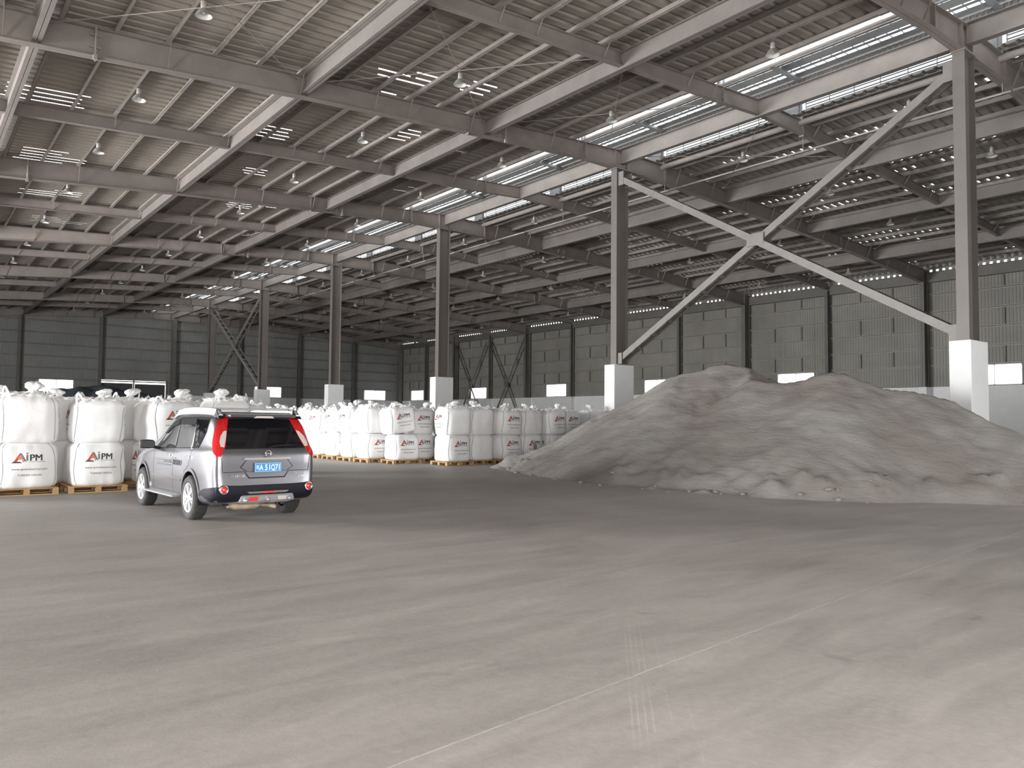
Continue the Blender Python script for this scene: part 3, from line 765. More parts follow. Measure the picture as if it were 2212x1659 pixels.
# clods fallen off the slope
cl_r = random.Random(5)
for i in range(26):
    t = i/26; a, b_ = FOOT[int(t*9)], FOOT[int(t*9)+1]; u = cl_r.random()
    x = a[0]+(b_[0]-a[0])*u+cl_r.uniform(-.25, .35); y = a[1]+(b_[1]-a[1])*u+cl_r.uniform(-.2, .2); r = cl_r.uniform(.025, .075)
    bm = bmesh.new(); bmesh.ops.create_icosphere(bm, subdivisions=2, radius=r)
    for p in bm.verts: p.co += p.co.normalized()*noise.noise(p.co*25+Vector((i, 0, 0)))*r*.5; p.co.z *= .65
    me = bpy.data.meshes.new('sand_clod'); bm.to_mesh(me); bm.free(); me.materials.append(M['sand'])
    for p in me.polygons: p.use_smooth = True
    c = bpy.data.objects.new('sand_clod', me); COL.objects.link(c); c.location = (x, y, max(0, pile_h(x, y))+r*.3)
    tag(c, 'small grey clod at the sand pile foot, %s counted from its left tip' % big_ord(i), 'clod', 'clods at the foot of the sand pile')
# ------------------------------------------------------------------ printed logo and lettering as flat shapes projected on a surface
FONT_OBJ = {}
def text_mesh(txt, size, shear=0, bold=0, xs=1.0):
    """triangulated 2D outline of a text: list of verts, tris, centred"""
    key = (txt, size, shear, bold, xs)
    if key in FONT_OBJ: return FONT_OBJ[key]
    c = bpy.data.curves.new('t', 'FONT'); c.body = txt; c.size = size; c.shear = shear; c.align_x = 'CENTER'; c.offset = bold; c.resolution_u = 3
    o = bpy.data.objects.new('t', c); COL.objects.link(o)
    dg = bpy.context.evaluated_depsgraph_get(); me = bpy.data.meshes.new_from_object(o.evaluated_get(dg))
    v = [(p.co.x*xs, p.co.y) for p in me.vertices]; f = [tuple(q.vertices) for q in me.polygons]
    bpy.data.objects.remove(o); bpy.data.curves.remove(c); bpy.data.meshes.remove(me)
    FONT_OBJ[key] = (v, f); return v, f
def poly_fill(poly, step=.05):
    """triangulate polygon with interior points so it can follow a curved surface"""
    P = []
    n = len(poly)
    for i in range(n):
        a, b_ = Vector(poly[i]), Vector(poly[(i+1) % n]); k = max(1, int((b_-a).length/step+.5))
        for j in range(k): P.append(a+(b_-a)*(j/k))
    edges = [(i, (i+1) % len(P)) for i in range(len(P))]
    xs = [p.x for p in P]; ys = [p.y for p in P]
    def ins(x, y):
        c = False
        for i in range(n):
            (x1, y1), (x2, y2) = poly[i], poly[(i+1) % n]
            if (y1 > y) != (y2 > y) and x < (x2-x1)*(y-y1)/(y2-y1)+x1: c = not c
        return c
    I = []
    x = min(xs)+step/2
    while x < max(xs):
        y = min(ys)+step/2
        while y < max(ys):
            if ins(x, y) and min((Vector((x, y))-p).length for p in P) > step*.45: I.append(Vector((x, y)))
            y += step
        x += step
    r = delaunay_2d_cdt(P+I, edges, [list(range(len(P)))], 1, 1e-5)
    return [tuple(q) for q in r[0]], [tuple(q) for q in r[2]]
def project(bvh, v2, frame, off, far=5):
    """frame = (origin, U, V, N): 2D point -> ray start far along N, shot along -N"""
    O, U, Vv, N = frame; out = []
    for (a, b_) in v2:
        p = O+U*a+Vv*b_+N*far
        loc, nor, idx, d = bvh.ray_cast(p, -N)
        if loc is None:
            q = bvh.find_nearest(O+U*a+Vv*b_); loc = q[0] if q[0] is not None else O+U*a+Vv*b_
        out.append(loc+N*off)
    return out
def logo_shapes():
    L = []   # (verts2d, faces, mat index) ; 0 black 1 grey 2 red 3 pale red
    def P(pts, m): L.append((*poly_fill([(x, y) for x, y in pts], .05), m))
    P([(-.27, -.055), (-.21, -.055), (-.135, .10), (-.165, .115)], 2)
    P([(-.215, -.02), (-.11, -.005), (-.165, .085)], 3)
    P([(-.165, .13), (-.125, .115), (-.045, -.06), (-.085, -.045)], 1)
    P([(-.15, .075), (-.13, .09), (-.09, -.075), (-.115, -.06)], 3)
    P([(-.31, -.085), (-.12, -.085), (-.16, -.055), (-.275, -.055)], 0)
    P([(-.05, -.035), (-.018, -.035), (-.018, .085), (-.05, .085)], 1)
    P([(-.05, .10), (-.018, .10), (-.018, .13), (-.05, .13)], 1)
    v, f = text_mesh('PM', .19, 0, 0, .98)
    for dx_ in (-.005, 0, .005): L.append(([(x+.128+dx_, y-.038+dx_*.3) for x, y in v], f, 0))
    v, f = text_mesh('www.ipmindustries.com', .066); L.append(([(x+.02, y-.235) for x, y in v], f, 0))
    v, f = text_mesh('TURKISH ORIGIN', .057); L.append(([(x+.02, y-.36) for x, y in v], f, 0))
    P([(.0, -.062), (.30, -.062), (.30, -.055), (.0, -.055)], 1)
    return L
LOGO = logo_shapes()

def bag_mesh(seed, h=.96, w=.56, top='ruffle', lean=0):
    n = 56; rows = 26; v = []; f = []
    rr = random.Random(seed); ox, oy = rr.uniform(0, 90), rr.uniform(0, 90)
    def sq(t, e): 
        c, s = math.cos(t), math.sin(t); k = (abs(c)**e+abs(s)**e)**(-1/e); return c*k, s*k
    sway = rr.uniform(-.03, .03); sway2 = rr.uniform(-.03, .03)
    def prof(u):       # u 0..1 height -> radius factor
        if u < .10: return .90+.10*math.sin(u/.10*math.pi/2)
        if u < .82: return 1.0+.045*math.sin((u-.10)/.72*math.pi)
        k = (u-.82)/.18; return 1.0-.20*k*k
    pts = []
    for r in range(rows+1):
        u = r/rows; pr = prof(u); e = 5.2-1.6*math.sin(u*math.pi)
        for i in range(n):
            t = 2*math.pi*(i+.5)/n; c, s = sq(t, e)
            corner = abs(math.sin(2*t))
            R0 = w*pr
            nz_ = noise.noise((c*2.2+ox, s*2.2+oy, u*2.6))*.028
            fold = noise.noise((c*7+ox, s*7+oy, u*1.3))*.012*(1 if .08 < u < .8 else 1.8)+abs(noise.noise((c*12+ox, s*12+oy, u*2)))*.05*max(0, u-.74)/.26*(top != 'flat')
            pinch = -.018*(corner**8)
            rad = R0+nz_+fold
            x = c*(rad+pinch)+lean*u+sway*u*u; y = s*(rad+pinch)+sway2*u*u
            z = u*h
            if u < .12: z += .0
            v.append((x, y, z))
    # top: sagging, wrinkled cover drawn in to the middle
    tr = 9
    for k in range(1, tr+1):
        q = 1-k/tr
        for i in range(n):
            t = 2*math.pi*(i+.5)/n; c, s = sq(t, 3.6); corner = abs(math.sin(2*t))**3
            base = w*.80*q
            wr = math.sin(t*9+ox)*.5+math.sin(t*17+oy)*.5
            z = h+.035*math.sin((1-q)*math.pi)*(1 if top != 'flat' else .2)+(.035*wr+.07*corner)*q*(1-q)*2.2*(1 if top != 'flat' else .15)
            z += noise.noise((c*5*q+ox, s*5*q+oy, 3))*.04*(q > .02)*(1 if top != 'flat' else .2)
            v.append((c*base+lean+sway, s*base+sway2, z))
    tot = rows+1+tr
    for r in range(tot-1):
        for i in range(n):
            j = (i+1) % n; f.append((r*n+i, r*n+j, (r+1)*n+j, (r+1)*n+i))
    f.append(tuple(range(n-1, -1, -1)))
    return v, f
def make_bag(seed, printed, top='ruffle'):
    """printed: set of faces among '-y','-x' carrying the print"""
    t = empty('bulk_bag')
    v, f = bag_mesh(seed, top=top); o = mesh_obj('bag_body', v, f, M['bag'], t, True)
    bvh = BVHTree.FromPolygons([Vector(p) for p in v], f)
    rr = random.Random(seed+50)
    # corded corner seams
    m = MB()
    for a in range(4):
        ang = math.pi/4+a*math.pi/2; pts = []
        for k in range(15):
            z = .03+.90*k/14; d = Vector((math.cos(ang+.05*math.sin(z*5+seed)), math.sin(ang+.05*math.sin(z*5+seed)), 0))
            loc, nor, i_, dd = bvh.ray_cast(Vector((0, 0, z))+d*3, -d)
            if loc: pts.append(loc+d*.002)
        m = MB(); m.tube(pts, .0085, 6); m.build('seam_cord', M['seam'], t, True)
    # lifting loops folded over the top corners
    if top != 'flat':
        for a in range(4):
            ang = math.pi/4+a*math.pi/2+rr.uniform(-.12, .12); c, s = math.cos(ang), math.sin(ang)
            r0 = .58; pts = []; lean = rr.uniform(-.16, .16); hh = rr.uniform(.07, .22); wd = rr.uniform(.06, .13)
            for k in range(11):
                u = k/10; z = .88+(hh+.06)*math.sin(u*math.pi)+.03*u
                off = (u-.5)*2*wd
                pts.append((c*r0*(1-.1*math.sin(u*math.pi))-s*off+lean*math.sin(u*math.pi)*s, s*r0*(1-.1*math.sin(u*math.pi))+c*off+lean*math.sin(u*math.pi)*c, z))
            m = MB()
            for p, q in zip(pts, pts[1:]): m.bar(p, q, .05, .007, (c, s, .2))
            m.build('lifting_loop', M['loop'], t)
        # drawn-up ruffle along the top rim
        m = MB(); n = 90; vv = []; ff = []
        for i in range(n+1):
            ang = 2*math.pi*i/n; c, s = math.cos(ang), math.sin(ang); e = 4; k = (abs(c)**e+abs(s)**e)**(-1/e)
            w1 = .44+.05*math.sin(ang*7+seed); hz = .04+.05*abs(noise.noise((c*3+seed, s*3, 1)))*2+.02*math.sin(ang*23)
            vv += [(c*k*.46, s*k*.46, .955), (c*k*(w1+.05*math.sin(ang*15)), s*k*(w1+.05*math.sin(ang*15)), .955+hz)]
        for i in range(n): ff.append((2*i, 2*i+2, 2*i+3, 2*i+1))
        m.add(vv, ff); m.build('top_skirt', M['bag'], t, True)
        # tied filling spout, flopped to one side
        sx, sy = rr.uniform(-.3, .3), rr.uniform(-.3, .2); m = MB(); la = rr.uniform(0, 6.3); lr = rr.uniform(.3, 1.1); bg = rr.uniform(.7, 1.35)
        prof = [(.20, -.03), (.15, .03), (.075, .07), (.05, .10), (.075, .13), (.12, .17), (.13, .21), (.10, .25), (.05, .27), (.001, .262)]
        vv = []; nn = 30
        for (r_, h_) in prof:
            hq = max(0, h_-.05)
            for i in range(nn):
                a = 2*math.pi*i/nn; q = r_*bg*(1+.35*noise.noise((math.cos(a)*1.6+seed, math.sin(a)*1.6, h_*9))+.14*math.sin(a*7+h_*14))
                vv.append((sx+q*math.cos(a)+hq*lr*math.cos(la), sy+q*math.sin(a)*.8+hq*lr*math.sin(la), .975+h_*bg*(1-.25*lr)+.03*noise.noise((math.cos(a)*2, math.sin(a)*2+seed, h_*5))))
        ff = [(k*nn+i, k*nn+(i+1) % nn, (k+1)*nn+(i+1) % nn, (k+1)*nn+i) for k in range(len(prof)-1) for i in range(nn)]
        m.add(vv, ff); m.build('tied_spout', M['bag'], t, True)
    for side in printed:
        if side == '-y': fr = (Vector((0, 0, .62)), Vector((1, 0, 0)), Vector((0, 0, 1)), Vector((0, -1, 0)))
        elif side == '-x': fr = (Vector((0, 0, .62)), Vector((0, -1, 0)), Vector((0, 0, 1)), Vector((-1, 0, 0)))
        else: fr = (Vector((0, 0, .62)), Vector((0, 1, 0)), Vector((0, 0, 1)), Vector((1, 0, 0)))
        vv = []; ff = []; mi = []
        for (pv, pf, k) in LOGO:
            b0 = len(vv); vv += project(bvh, pv, fr, .004); ff += [tuple(i+b0 for i in q) for q in pf]; mi += [k]*len(pf)
        mesh_obj('printed_logo', vv, ff, [M['ink'], M['ink2'], M['red'], M['orange']], t, mi=mi)
    return t
def make_pallet():
    t = empty('wooden_pallet')
    for i in range(7):
        m = MB(); y = -.55+i*.174; m.box(-.56, .56, y, y+.105, .122, .144); m.build('top_board', M['wood'], t)
    for x in (-.56, -.05, .46):
        for y in (-.55, -.05, .45): m = MB(); m.box(x, x+.10, y, y+.145 if y < .4 else y+.144, .022, .10); m.build('block', M['wood'], t)
        m = MB(); m.box(x, x+.10, -.55, .594, .10, .122); m.build('stringer_board', M['wood'], t)
    for y in (-.55, -.03, .494):
        m = MB(); m.box(-.56, .56, y, y+.10, 0, .022); m.build('bottom_board', M['wood'], t)
    return t
PALLET = make_pallet()
VAR = {}
def get_bag(kind, k):
    key = (kind, k)
    if key not in VAR:
        pr = {'F': ['-y'], 'S': ['-x', '+x'], 'N': []}[kind[0]]; VAR[key] = make_bag(hash(kind) % 7*0+sum(map(ord, kind))*3+k*11+3, pr, 'flat' if kind[1] == 'l' else 'ruffle'); VAR[key]['fresh'] = 1
    t = VAR[key]
    if t.get('fresh'): del t['fresh']; return t
    return copy_tree(t)
pal_used = False
bag_i = 0
def stack(x, y, rz, lo, up, where, tilt=0, cat='left', dx=0, dy=0, zs=1.0):
    """pallet + lower bag + upper bag. lo/up = 'F' print on the front, 'S' print on the sides, 'N' none"""
    global pal_used, bag_i
    p = PALLET if not pal_used else copy_tree(PALLET); pal_used = True
    p.location = (x, y, 0); p.rotation_euler = (0, 0, rz)
    tag(p, 'wooden pallet under the bag stack '+where, 'pallet', 'pallets under the bulk bags')
    bag_i += 1
    k = bag_i % 3
    b0 = get_bag(lo+'l', k); b0.location = (x, y, .145); b0.rotation_euler = (0, 0, rz+random.uniform(-.03, .03)); b0.scale = (.97+random.uniform(-.03, .03), .98, .96)
    tag(b0, 'lower white bulk bag '+('printed, ' if lo == 'F' else 'blank fronted, ')+where, 'bulk bag', 'white bulk bags')
    if up:
        b1 = get_bag(up+'u', (k+1) % 3); b1.location = (x+dx, y+dy, 1.068+abs(tilt)*.5); b1.rotation_euler = (random.uniform(-.03, .03), tilt+random.uniform(-.025, .025), rz+random.uniform(-.06, .06)+(math.pi if bag_i % 2 and up != 'F' else 0)); b1.scale = (.97+random.uniform(-.04, .03), .97, .96*zs*random.uniform(.97, 1.05))
        tag(b1, 'upper white bulk bag '+('printed, ' if up == 'F' else 'blank fronted, ')+where, 'bulk bag', 'white bulk bags')
# left group beside and behind the car
LEFT = [(.78, 18.98, .02, 'F', 'S', 'at the left picture edge'), (2.12, 18.98, 0, 'F', 'S', 'first full stack from the left edge'), (3.42, 18.95, 0, 'F', 'S', 'between that first stack and the car'),
        (4.82, 18.98, .30, 'S', 'F', 'just behind the car roof'), (6.55, 19.95, .05, 'S', 'S', 'behind the right half of the car'),
        (3.0, 20.4, 0, 'S', 'S', 'second row behind the gap left of the car'), (4.4, 20.6, .1, 'S', 'S', 'second row behind the car, leftmost'), (5.75, 21.1, 0, 'S', 'S', 'second row behind the car, middle'), (1.5, 20.4, 0, 'S', 'S', 'second row at the left'), (7.9, 22.4, .1, 'S', 'S', 'last on the right behind the car')]
for s_ in LEFT: stack(*s_)
# right group: its left edge runs away from the camera, its front row disappears behind the sand
EDGE = [(14.52, 24.75, -.08, 'F', 'F', 'nearest in the left edge row, top leaning', -.13, 'r', -.12)]
for _k, (_x, _y, _up, _w) in enumerate(((14.1, 26.05, 'N', 'second'), (14.05, 27.35, 'S', 'third'), (14.0, 28.65, 'S', 'fourth'), (13.95, 29.95, 'S', 'fifth'), (13.95, 31.25, 'N', 'sixth'), (13.9, 32.55, 'N', 'seventh'), (13.9, 33.85, 'S', 'eighth'))):
    EDGE.append((_x, _y, random.uniform(-.06, .06), 'F', _up, _w+' in the left edge row', random.uniform(-.035, .02), 'r', random.uniform(-.06, .02), 0, random.uniform(.95, 1.05)))
EDGE += [(13.85, 35.2, 0, 'F', 'N', 'ninth in the left edge row, beside the car tail'), (13.8, 36.6, 0, 'F', 'N', 'tenth in the left edge row, over the car tail')]
FRONT = [(15.62, 23.05, -.03, 'F', 'S', 'first in the front row, right of the leaning bag'), (16.82, 23.3, -.03, 'S', 'S', 'second in the front row'), (18.0, 23.1, 0, 'F', 'F', 'third in the front row, printed twice'),
         (19.2, 23.25, 0, 'F', 'S', 'fourth in the front row, stained below'), (20.4, 23.2, .02, 'S', 'F', 'fifth in the front row, half buried by sand'), (21.65, 23.7, 0, 'F', 'F', 'sixth in the front row, mostly behind sand'), (23.3, 23.9, -.1, 'F', 'F', 'last in the front row, beside the white plinth')]
REAR = [(15.5, 25.3, 0, 'F', 'F', 'in the dark gap beside the leaning bag'), (16.6, 24.7, 0, 'F', 'F', 'behind the first gap of the front row'), (17.9, 24.6, 0, 'S', 'S', 'second row behind the third front stack'), (19.3, 24.7, 0, 'S', 'S', 'second row behind the fourth front stack'),
        (15.4, 26.8, 0, 'S', 'S', 'inner row behind the edge, nearest'), (15.4, 28.5, 0, 'S', 'S', 'inner row behind the edge, second'), (15.4, 30.3, 0, 'S', 'S', 'inner row behind the edge, third'), (15.3, 32.2, 0, 'S', 'S', 'inner row behind the edge, fourth'), (15.3, 34.4, 0, 'S', 'S', 'inner row behind the edge, fifth'), (20.8, 24.8, 0, 'S', 'S', 'second row behind the fifth front stack')]
for s_ in EDGE+FRONT+REAR: stack(*s_)
# grey dust stain running down the print of the fourth front bag
M['stain'] = mat('grey_dust_stain', (.30, .30, .30), .8, nscale=9, namt=.3)
_b = [o for o in COL.objects if o.get('label', '').startswith('lower') and 'fourth in the front row' in o.get('label', '')][0]
_body = [k for k in _b.children if k.name.startswith('bag_body')][0]
_bv = BVHTree.FromPolygons([p.co.copy() for p in _body.data.vertices], [tuple(p.vertices) for p in _body.data.polygons])
_pv, _pf = poly_fill([(-.10, -.12), (-.04, -.02), (.05, -.03), (.10, -.12), (.09, -.25), (.17, -.33), (.12, -.40), (.02, -.37), (-.06, -.42), (-.12, -.34), (-.06, -.24)], .05)
mesh_obj('dust_stain', project(_bv, _pv, (Vector((0, 0, .62)), Vector((1, 0, 0)), Vector((0, 0, 1)), Vector((0, -1, 0))), .003), _pf, M['stain'], _b)
# heap of dark tarpaulin far behind the left bags
v = []; f = []; n = 40
for j in range(17):
    for i in range(n+1):
        x = -6+12*i/n; y = -2+4*j/16
        q = max(0, 1-(x/6)**2)*max(0, 1-(y/2)**2); z = 3.35*q**.42+noise.noise((x*.9, y*.9, 3))*.38*(q > 0)+noise.noise((x*2.5, y*2.5, 7))*.16*(q > 0)
        v.append((x, y, max(0, z) if q > 0 else 0))
for j in range(16):
    for i in range(n): f.append((j*(n+1)+i, j*(n+1)+i+1, (j+1)*(n+1)+i+1, (j+1)*(n+1)+i))
o = mesh_obj('tarpaulin_heap', v, f, M['tarp'], smooth=True); o.location = (9.3, 52, 0)
tag(o, 'dark blue-black tarpaulin covered heap far behind the left white bags', 'tarpaulin')
# ------------------------------------------------------------------ the silver-grey sport utility car (local: y forward, origin under the rear axle)
M['paint'] = mat('silver_grey_metallic_paint', (.21, .207, .222), .30, metal=.75, nscale=90, namt=.04, coat=.8)
M['dpaint'] = mat('dark_bumper_plastic', (.011, .011, .018), .5, spec=.2)
M['tint'] = mat('dark_tinted_glass', (.006, .006, .008), .03, spec=.8)
M['sideglass'] = mat('tinted_side_glass', (.035, .04, .042), .03, spec=.9)
M['chrome'] = mat('chrome', (.75, .75, .76), .12, metal=1)
M['silver'] = mat('satin_silver_trim', (.55, .55, .56), .3, metal=.6)
M['alloy'] = mat('alloy_wheel_silver', (.70, .70, .71), .3, metal=.35)
M['redlens'] = mat('red_lamp_lens', (.55, .012, .015), .12, coat=1)
M['redrefl'] = mat('red_reflector', (.8, .05, .04), .2, coat=1)
M['clearlens'] = mat('clear_lamp_lens', (.62, .58, .56), .12, coat=1)
M['plate'] = mat('blue_number_plate', (.03, .33, .72), .35)
M['platew'] = mat('white_plate_lettering', (.85, .88, .9), .4)
M['rust'] = mat('dusty_tan_exhaust_metal', (.42, .33, .24), .7, nscale=8, namt=.25)
M['seam_b'] = mat('dark_panel_gap', (.02, .02, .022), .7)
M['visor'] = mat('matt_black_trim', (.008, .008, .009), .75, spec=.15)
CAR = empty('car'); tag(CAR, 'silver-grey sport utility car with blue number plate parked beside the white bags', 'car')

# stations: y, roof z, roof half width, belt z, belt half width, sill z, lean of the section above the belt (dy per m of height)
ST = [ # y,   zr,   wr,   zb,   wb,   zs,  lean
 (-.99, 1.56, .61, 1.10, .700, .42, .66),
 (-.98, 1.61, .655, 1.12, .775, .38, .66),
 (-.93, 1.645, .68, 1.135, .830, .33, .62),
 (-.78, 1.68, .695, 1.14, .868, .27, .48),
 (-.45, 1.70, .70, 1.135, .880, .25, .20),
 (.20, 1.715, .70, 1.11, .880, .24, .03),
 (.90, 1.71, .69, 1.08, .880, .24, 0),
 (1.35, 1.68, .67, 1.06, .880, .24, -.05),
 (1.72, 1.58, .64, 1.05, .880, .24, -.10),
 (2.10, 1.37, .66, 1.04, .880, .24, -.10),
 (2.48, 1.15, .72, 1.02, .875, .24, 0),
 (2.80, 1.085, .70, .99, .865, .25, 0),
 (3.20, 1.01, .66, .92, .840, .27, 0),
 (3.45, .92, .60, .83, .790, .30, 0),
 (3.56, .82, .55, .73, .730, .36, 0)]
ZT = [(.20, .255), (.24, .30), (.30, .365), (.375, .43), (.44, .475), (.475, .53), (.50, .56), (.535, .59), (.65, .785), (.755, .85), (.87, .975), (.955, 1.06), (1.035, 1.14), (1.25, 1.335), (1.54, 1.595), (1.60, 1.645), (1.8, 1.8)]
def zm(z): return interp(ZT, z)
def section(st):
    y, zr, wr, zb, wb, zs, lean = st
    P = [(0, zs), (.62*wb, zs), (.93*wb, zs+.015), (.985*wb, zs+.10), (wb-.005, zs+(zb-zs)*.38), (wb+.004, zs+(zb-zs)*.62), (wb, zb-.10), (wb-.018, zb-.02), (wb-.045, zb+.02)]
    h = zr-zb
    P += [(wb-.045+(wr+.045-wb+.045)*t, zb+.02+(h-.09)*t) for t in (.33, .66, .93)]
    P += [(wr+.01, zr-.045), (wr-.06, zr-.018), (wr*.55, zr), (0, zr+.006)]
    out = []
    for (x, z) in P:
        yy = y+max(0, z-zb+.05)*lean
        if y < -.9 and z < .62: yy = y-.03*min(1, (.62-z)/.1)*(1 if z > .40 else .6)
        out.append((x, yy, z))
    return out
secs = [section(s_) for s_ in ST]; N = len(secs[0])
v = []; f = []
for s_ in secs:
    for (x, y, z) in s_: v.append((-x, y, z))
    for (x, y, z) in s_[1:-1][::-1]: v.append((x, y, z))
R_ = 2*N-2
for k in range(len(secs)-1):
    for i in range(R_):
        j = (i+1) % R_; f.append((k*R_+i, (k+1)*R_+i, (k+1)*R_+j, k*R_+j))
for base, flip in ((0, 0), ((len(secs)-1)*R_, 1)):      # end caps as rows of quads
    L_ = [base+i for i in range(N)]; Rr = [base] + [base+R_-i for i in range(1, N-1)] + [base+N-1]
    for i in range(N-1):
        q = [L_[i], L_[i+1], Rr[i+1], Rr[i]]; q = [a for n_, a in enumerate(q) if a not in q[:n_]]
        f.append(tuple(q if flip else q[::-1]))
me = bpy.data.meshes.new('shell'); me.from_pydata(v, [], f); me.update()
bm = bmesh.new(); bm.from_mesh(me); bmesh.ops.recalc_face_normals(bm, faces=bm.faces); bm.to_mesh(me); bm.free()
tmp = bpy.data.objects.new('shell', me); COL.objects.link(tmp)
sb = tmp.modifiers.new('s', 'SUBSURF'); sb.levels = 2; sb.render_levels = 2
dg = bpy.context.evaluated_depsgraph_get(); full = bpy.data.meshes.new_from_object(tmp.evaluated_get(dg))
BV = BVHTree.FromPolygons([p.co.copy() for p in full.vertices], [tuple(p.vertices) for p in full.polygons])
# wheel arches cut out
WR, RA, XW = .345, .405, .80
cut = MB()
for y in (0, 2.63):
    for s_ in (-1, 1): cut.add(*(lambda vv, ff: (vv, ff))([(s_*.60 if k < 24 else s_*1.1, y+RA*math.cos(2*math.pi*(k % 24)/24), .36+RA*math.sin(2*math.pi*(k % 24)/24)) for k in range(48)], [tuple(range(24)) , tuple(range(47, 23, -1))]+[(i, 24+i, 24+(i+1) % 24, (i+1) % 24) for i in range(24)]))
cu = cut.build('cutter', None); bm = bmesh.new(); bm.from_mesh(cu.data); bmesh.ops.recalc_face_normals(bm, faces=bm.faces); bm.to_mesh(cu.data); bm.free()
me2 = full.copy(); tmp2 = bpy.data.objects.new('shell2', me2); COL.objects.link(tmp2)
bo = tmp2.modifiers.new('b', 'BOOLEAN'); bo.operation = 'DIFFERENCE'; bo.object = cu; bo.solver = 'EXACT'
dg = bpy.context.evaluated_depsgraph_get(); fin = bpy.data.meshes.new_from_object(tmp2.evaluated_get(dg))
for o_ in (tmp, tmp2, cu): bpy.data.objects.remove(o_)
fin.materials.clear(); fin.materials.append(M['paint'])
body = bpy.data.objects.new('car_body', fin); COL.objects.link(body); body.parent = CAR
autosmooth(body, 32)
def panel(name, poly, view, material, off=.006, step=.05, thick=.012, parent=None, flip=False):
    """a thin shaped panel lying on the body; view 'L' (left side, 2D = (y, z)), 'R' or 'B' (rear, 2D = (x, z))"""
    if view == 'B': poly = [(a, zm(b_)) for a, b_ in poly]
    pv, pf = poly_fill(poly, step)
    return lay(name, pv, pf, view, material, off, thick, parent)
def lay(name, pv, pf, view, material, off=.006, thick=.01, parent=None):
    if view == 'L': fr = (Vector((-2, 0, 0)), Vector((0, 1, 0)), Vector((0, 0, 1)), Vector((-1, 0, 0)))
    elif view == 'R': fr = (Vector((2, 0, 0)), Vector((0, 1, 0)), Vector((0, 0, 1)), Vector((1, 0, 0)))
    else: fr = (Vector((0, -2, 0)), Vector((1, 0, 0)), Vector((0, 0, 1)), Vector((0, -1, 0)))
    top = project(BV, pv, fr, off); N_ = fr[3]
    bot = [p-N_*thick for p in top]; n = len(top)
    ff = [tuple(q) for q in pf]+[tuple(i+n for i in q[::-1]) for q in pf]
    cnt = {}
    for q in pf:
        for a, b_ in zip(q, q[1:]+q[:1]): cnt[(a, b_)] = 1
    for (a, b_) in cnt:
        if (b_, a) not in cnt: ff.append((b_, a, a+n, b_+n))
    o = mesh_obj(name, top+bot, ff, material, parent or CAR)
    bm = bmesh.new(); bm.from_mesh(o.data); bmesh.ops.recalc_face_normals(bm, faces=bm.faces); bm.to_mesh(o.data); bm.free()
    autosmooth(o, 40); return o
def mir(poly): return [(-a, b_) for a, b_ in poly]
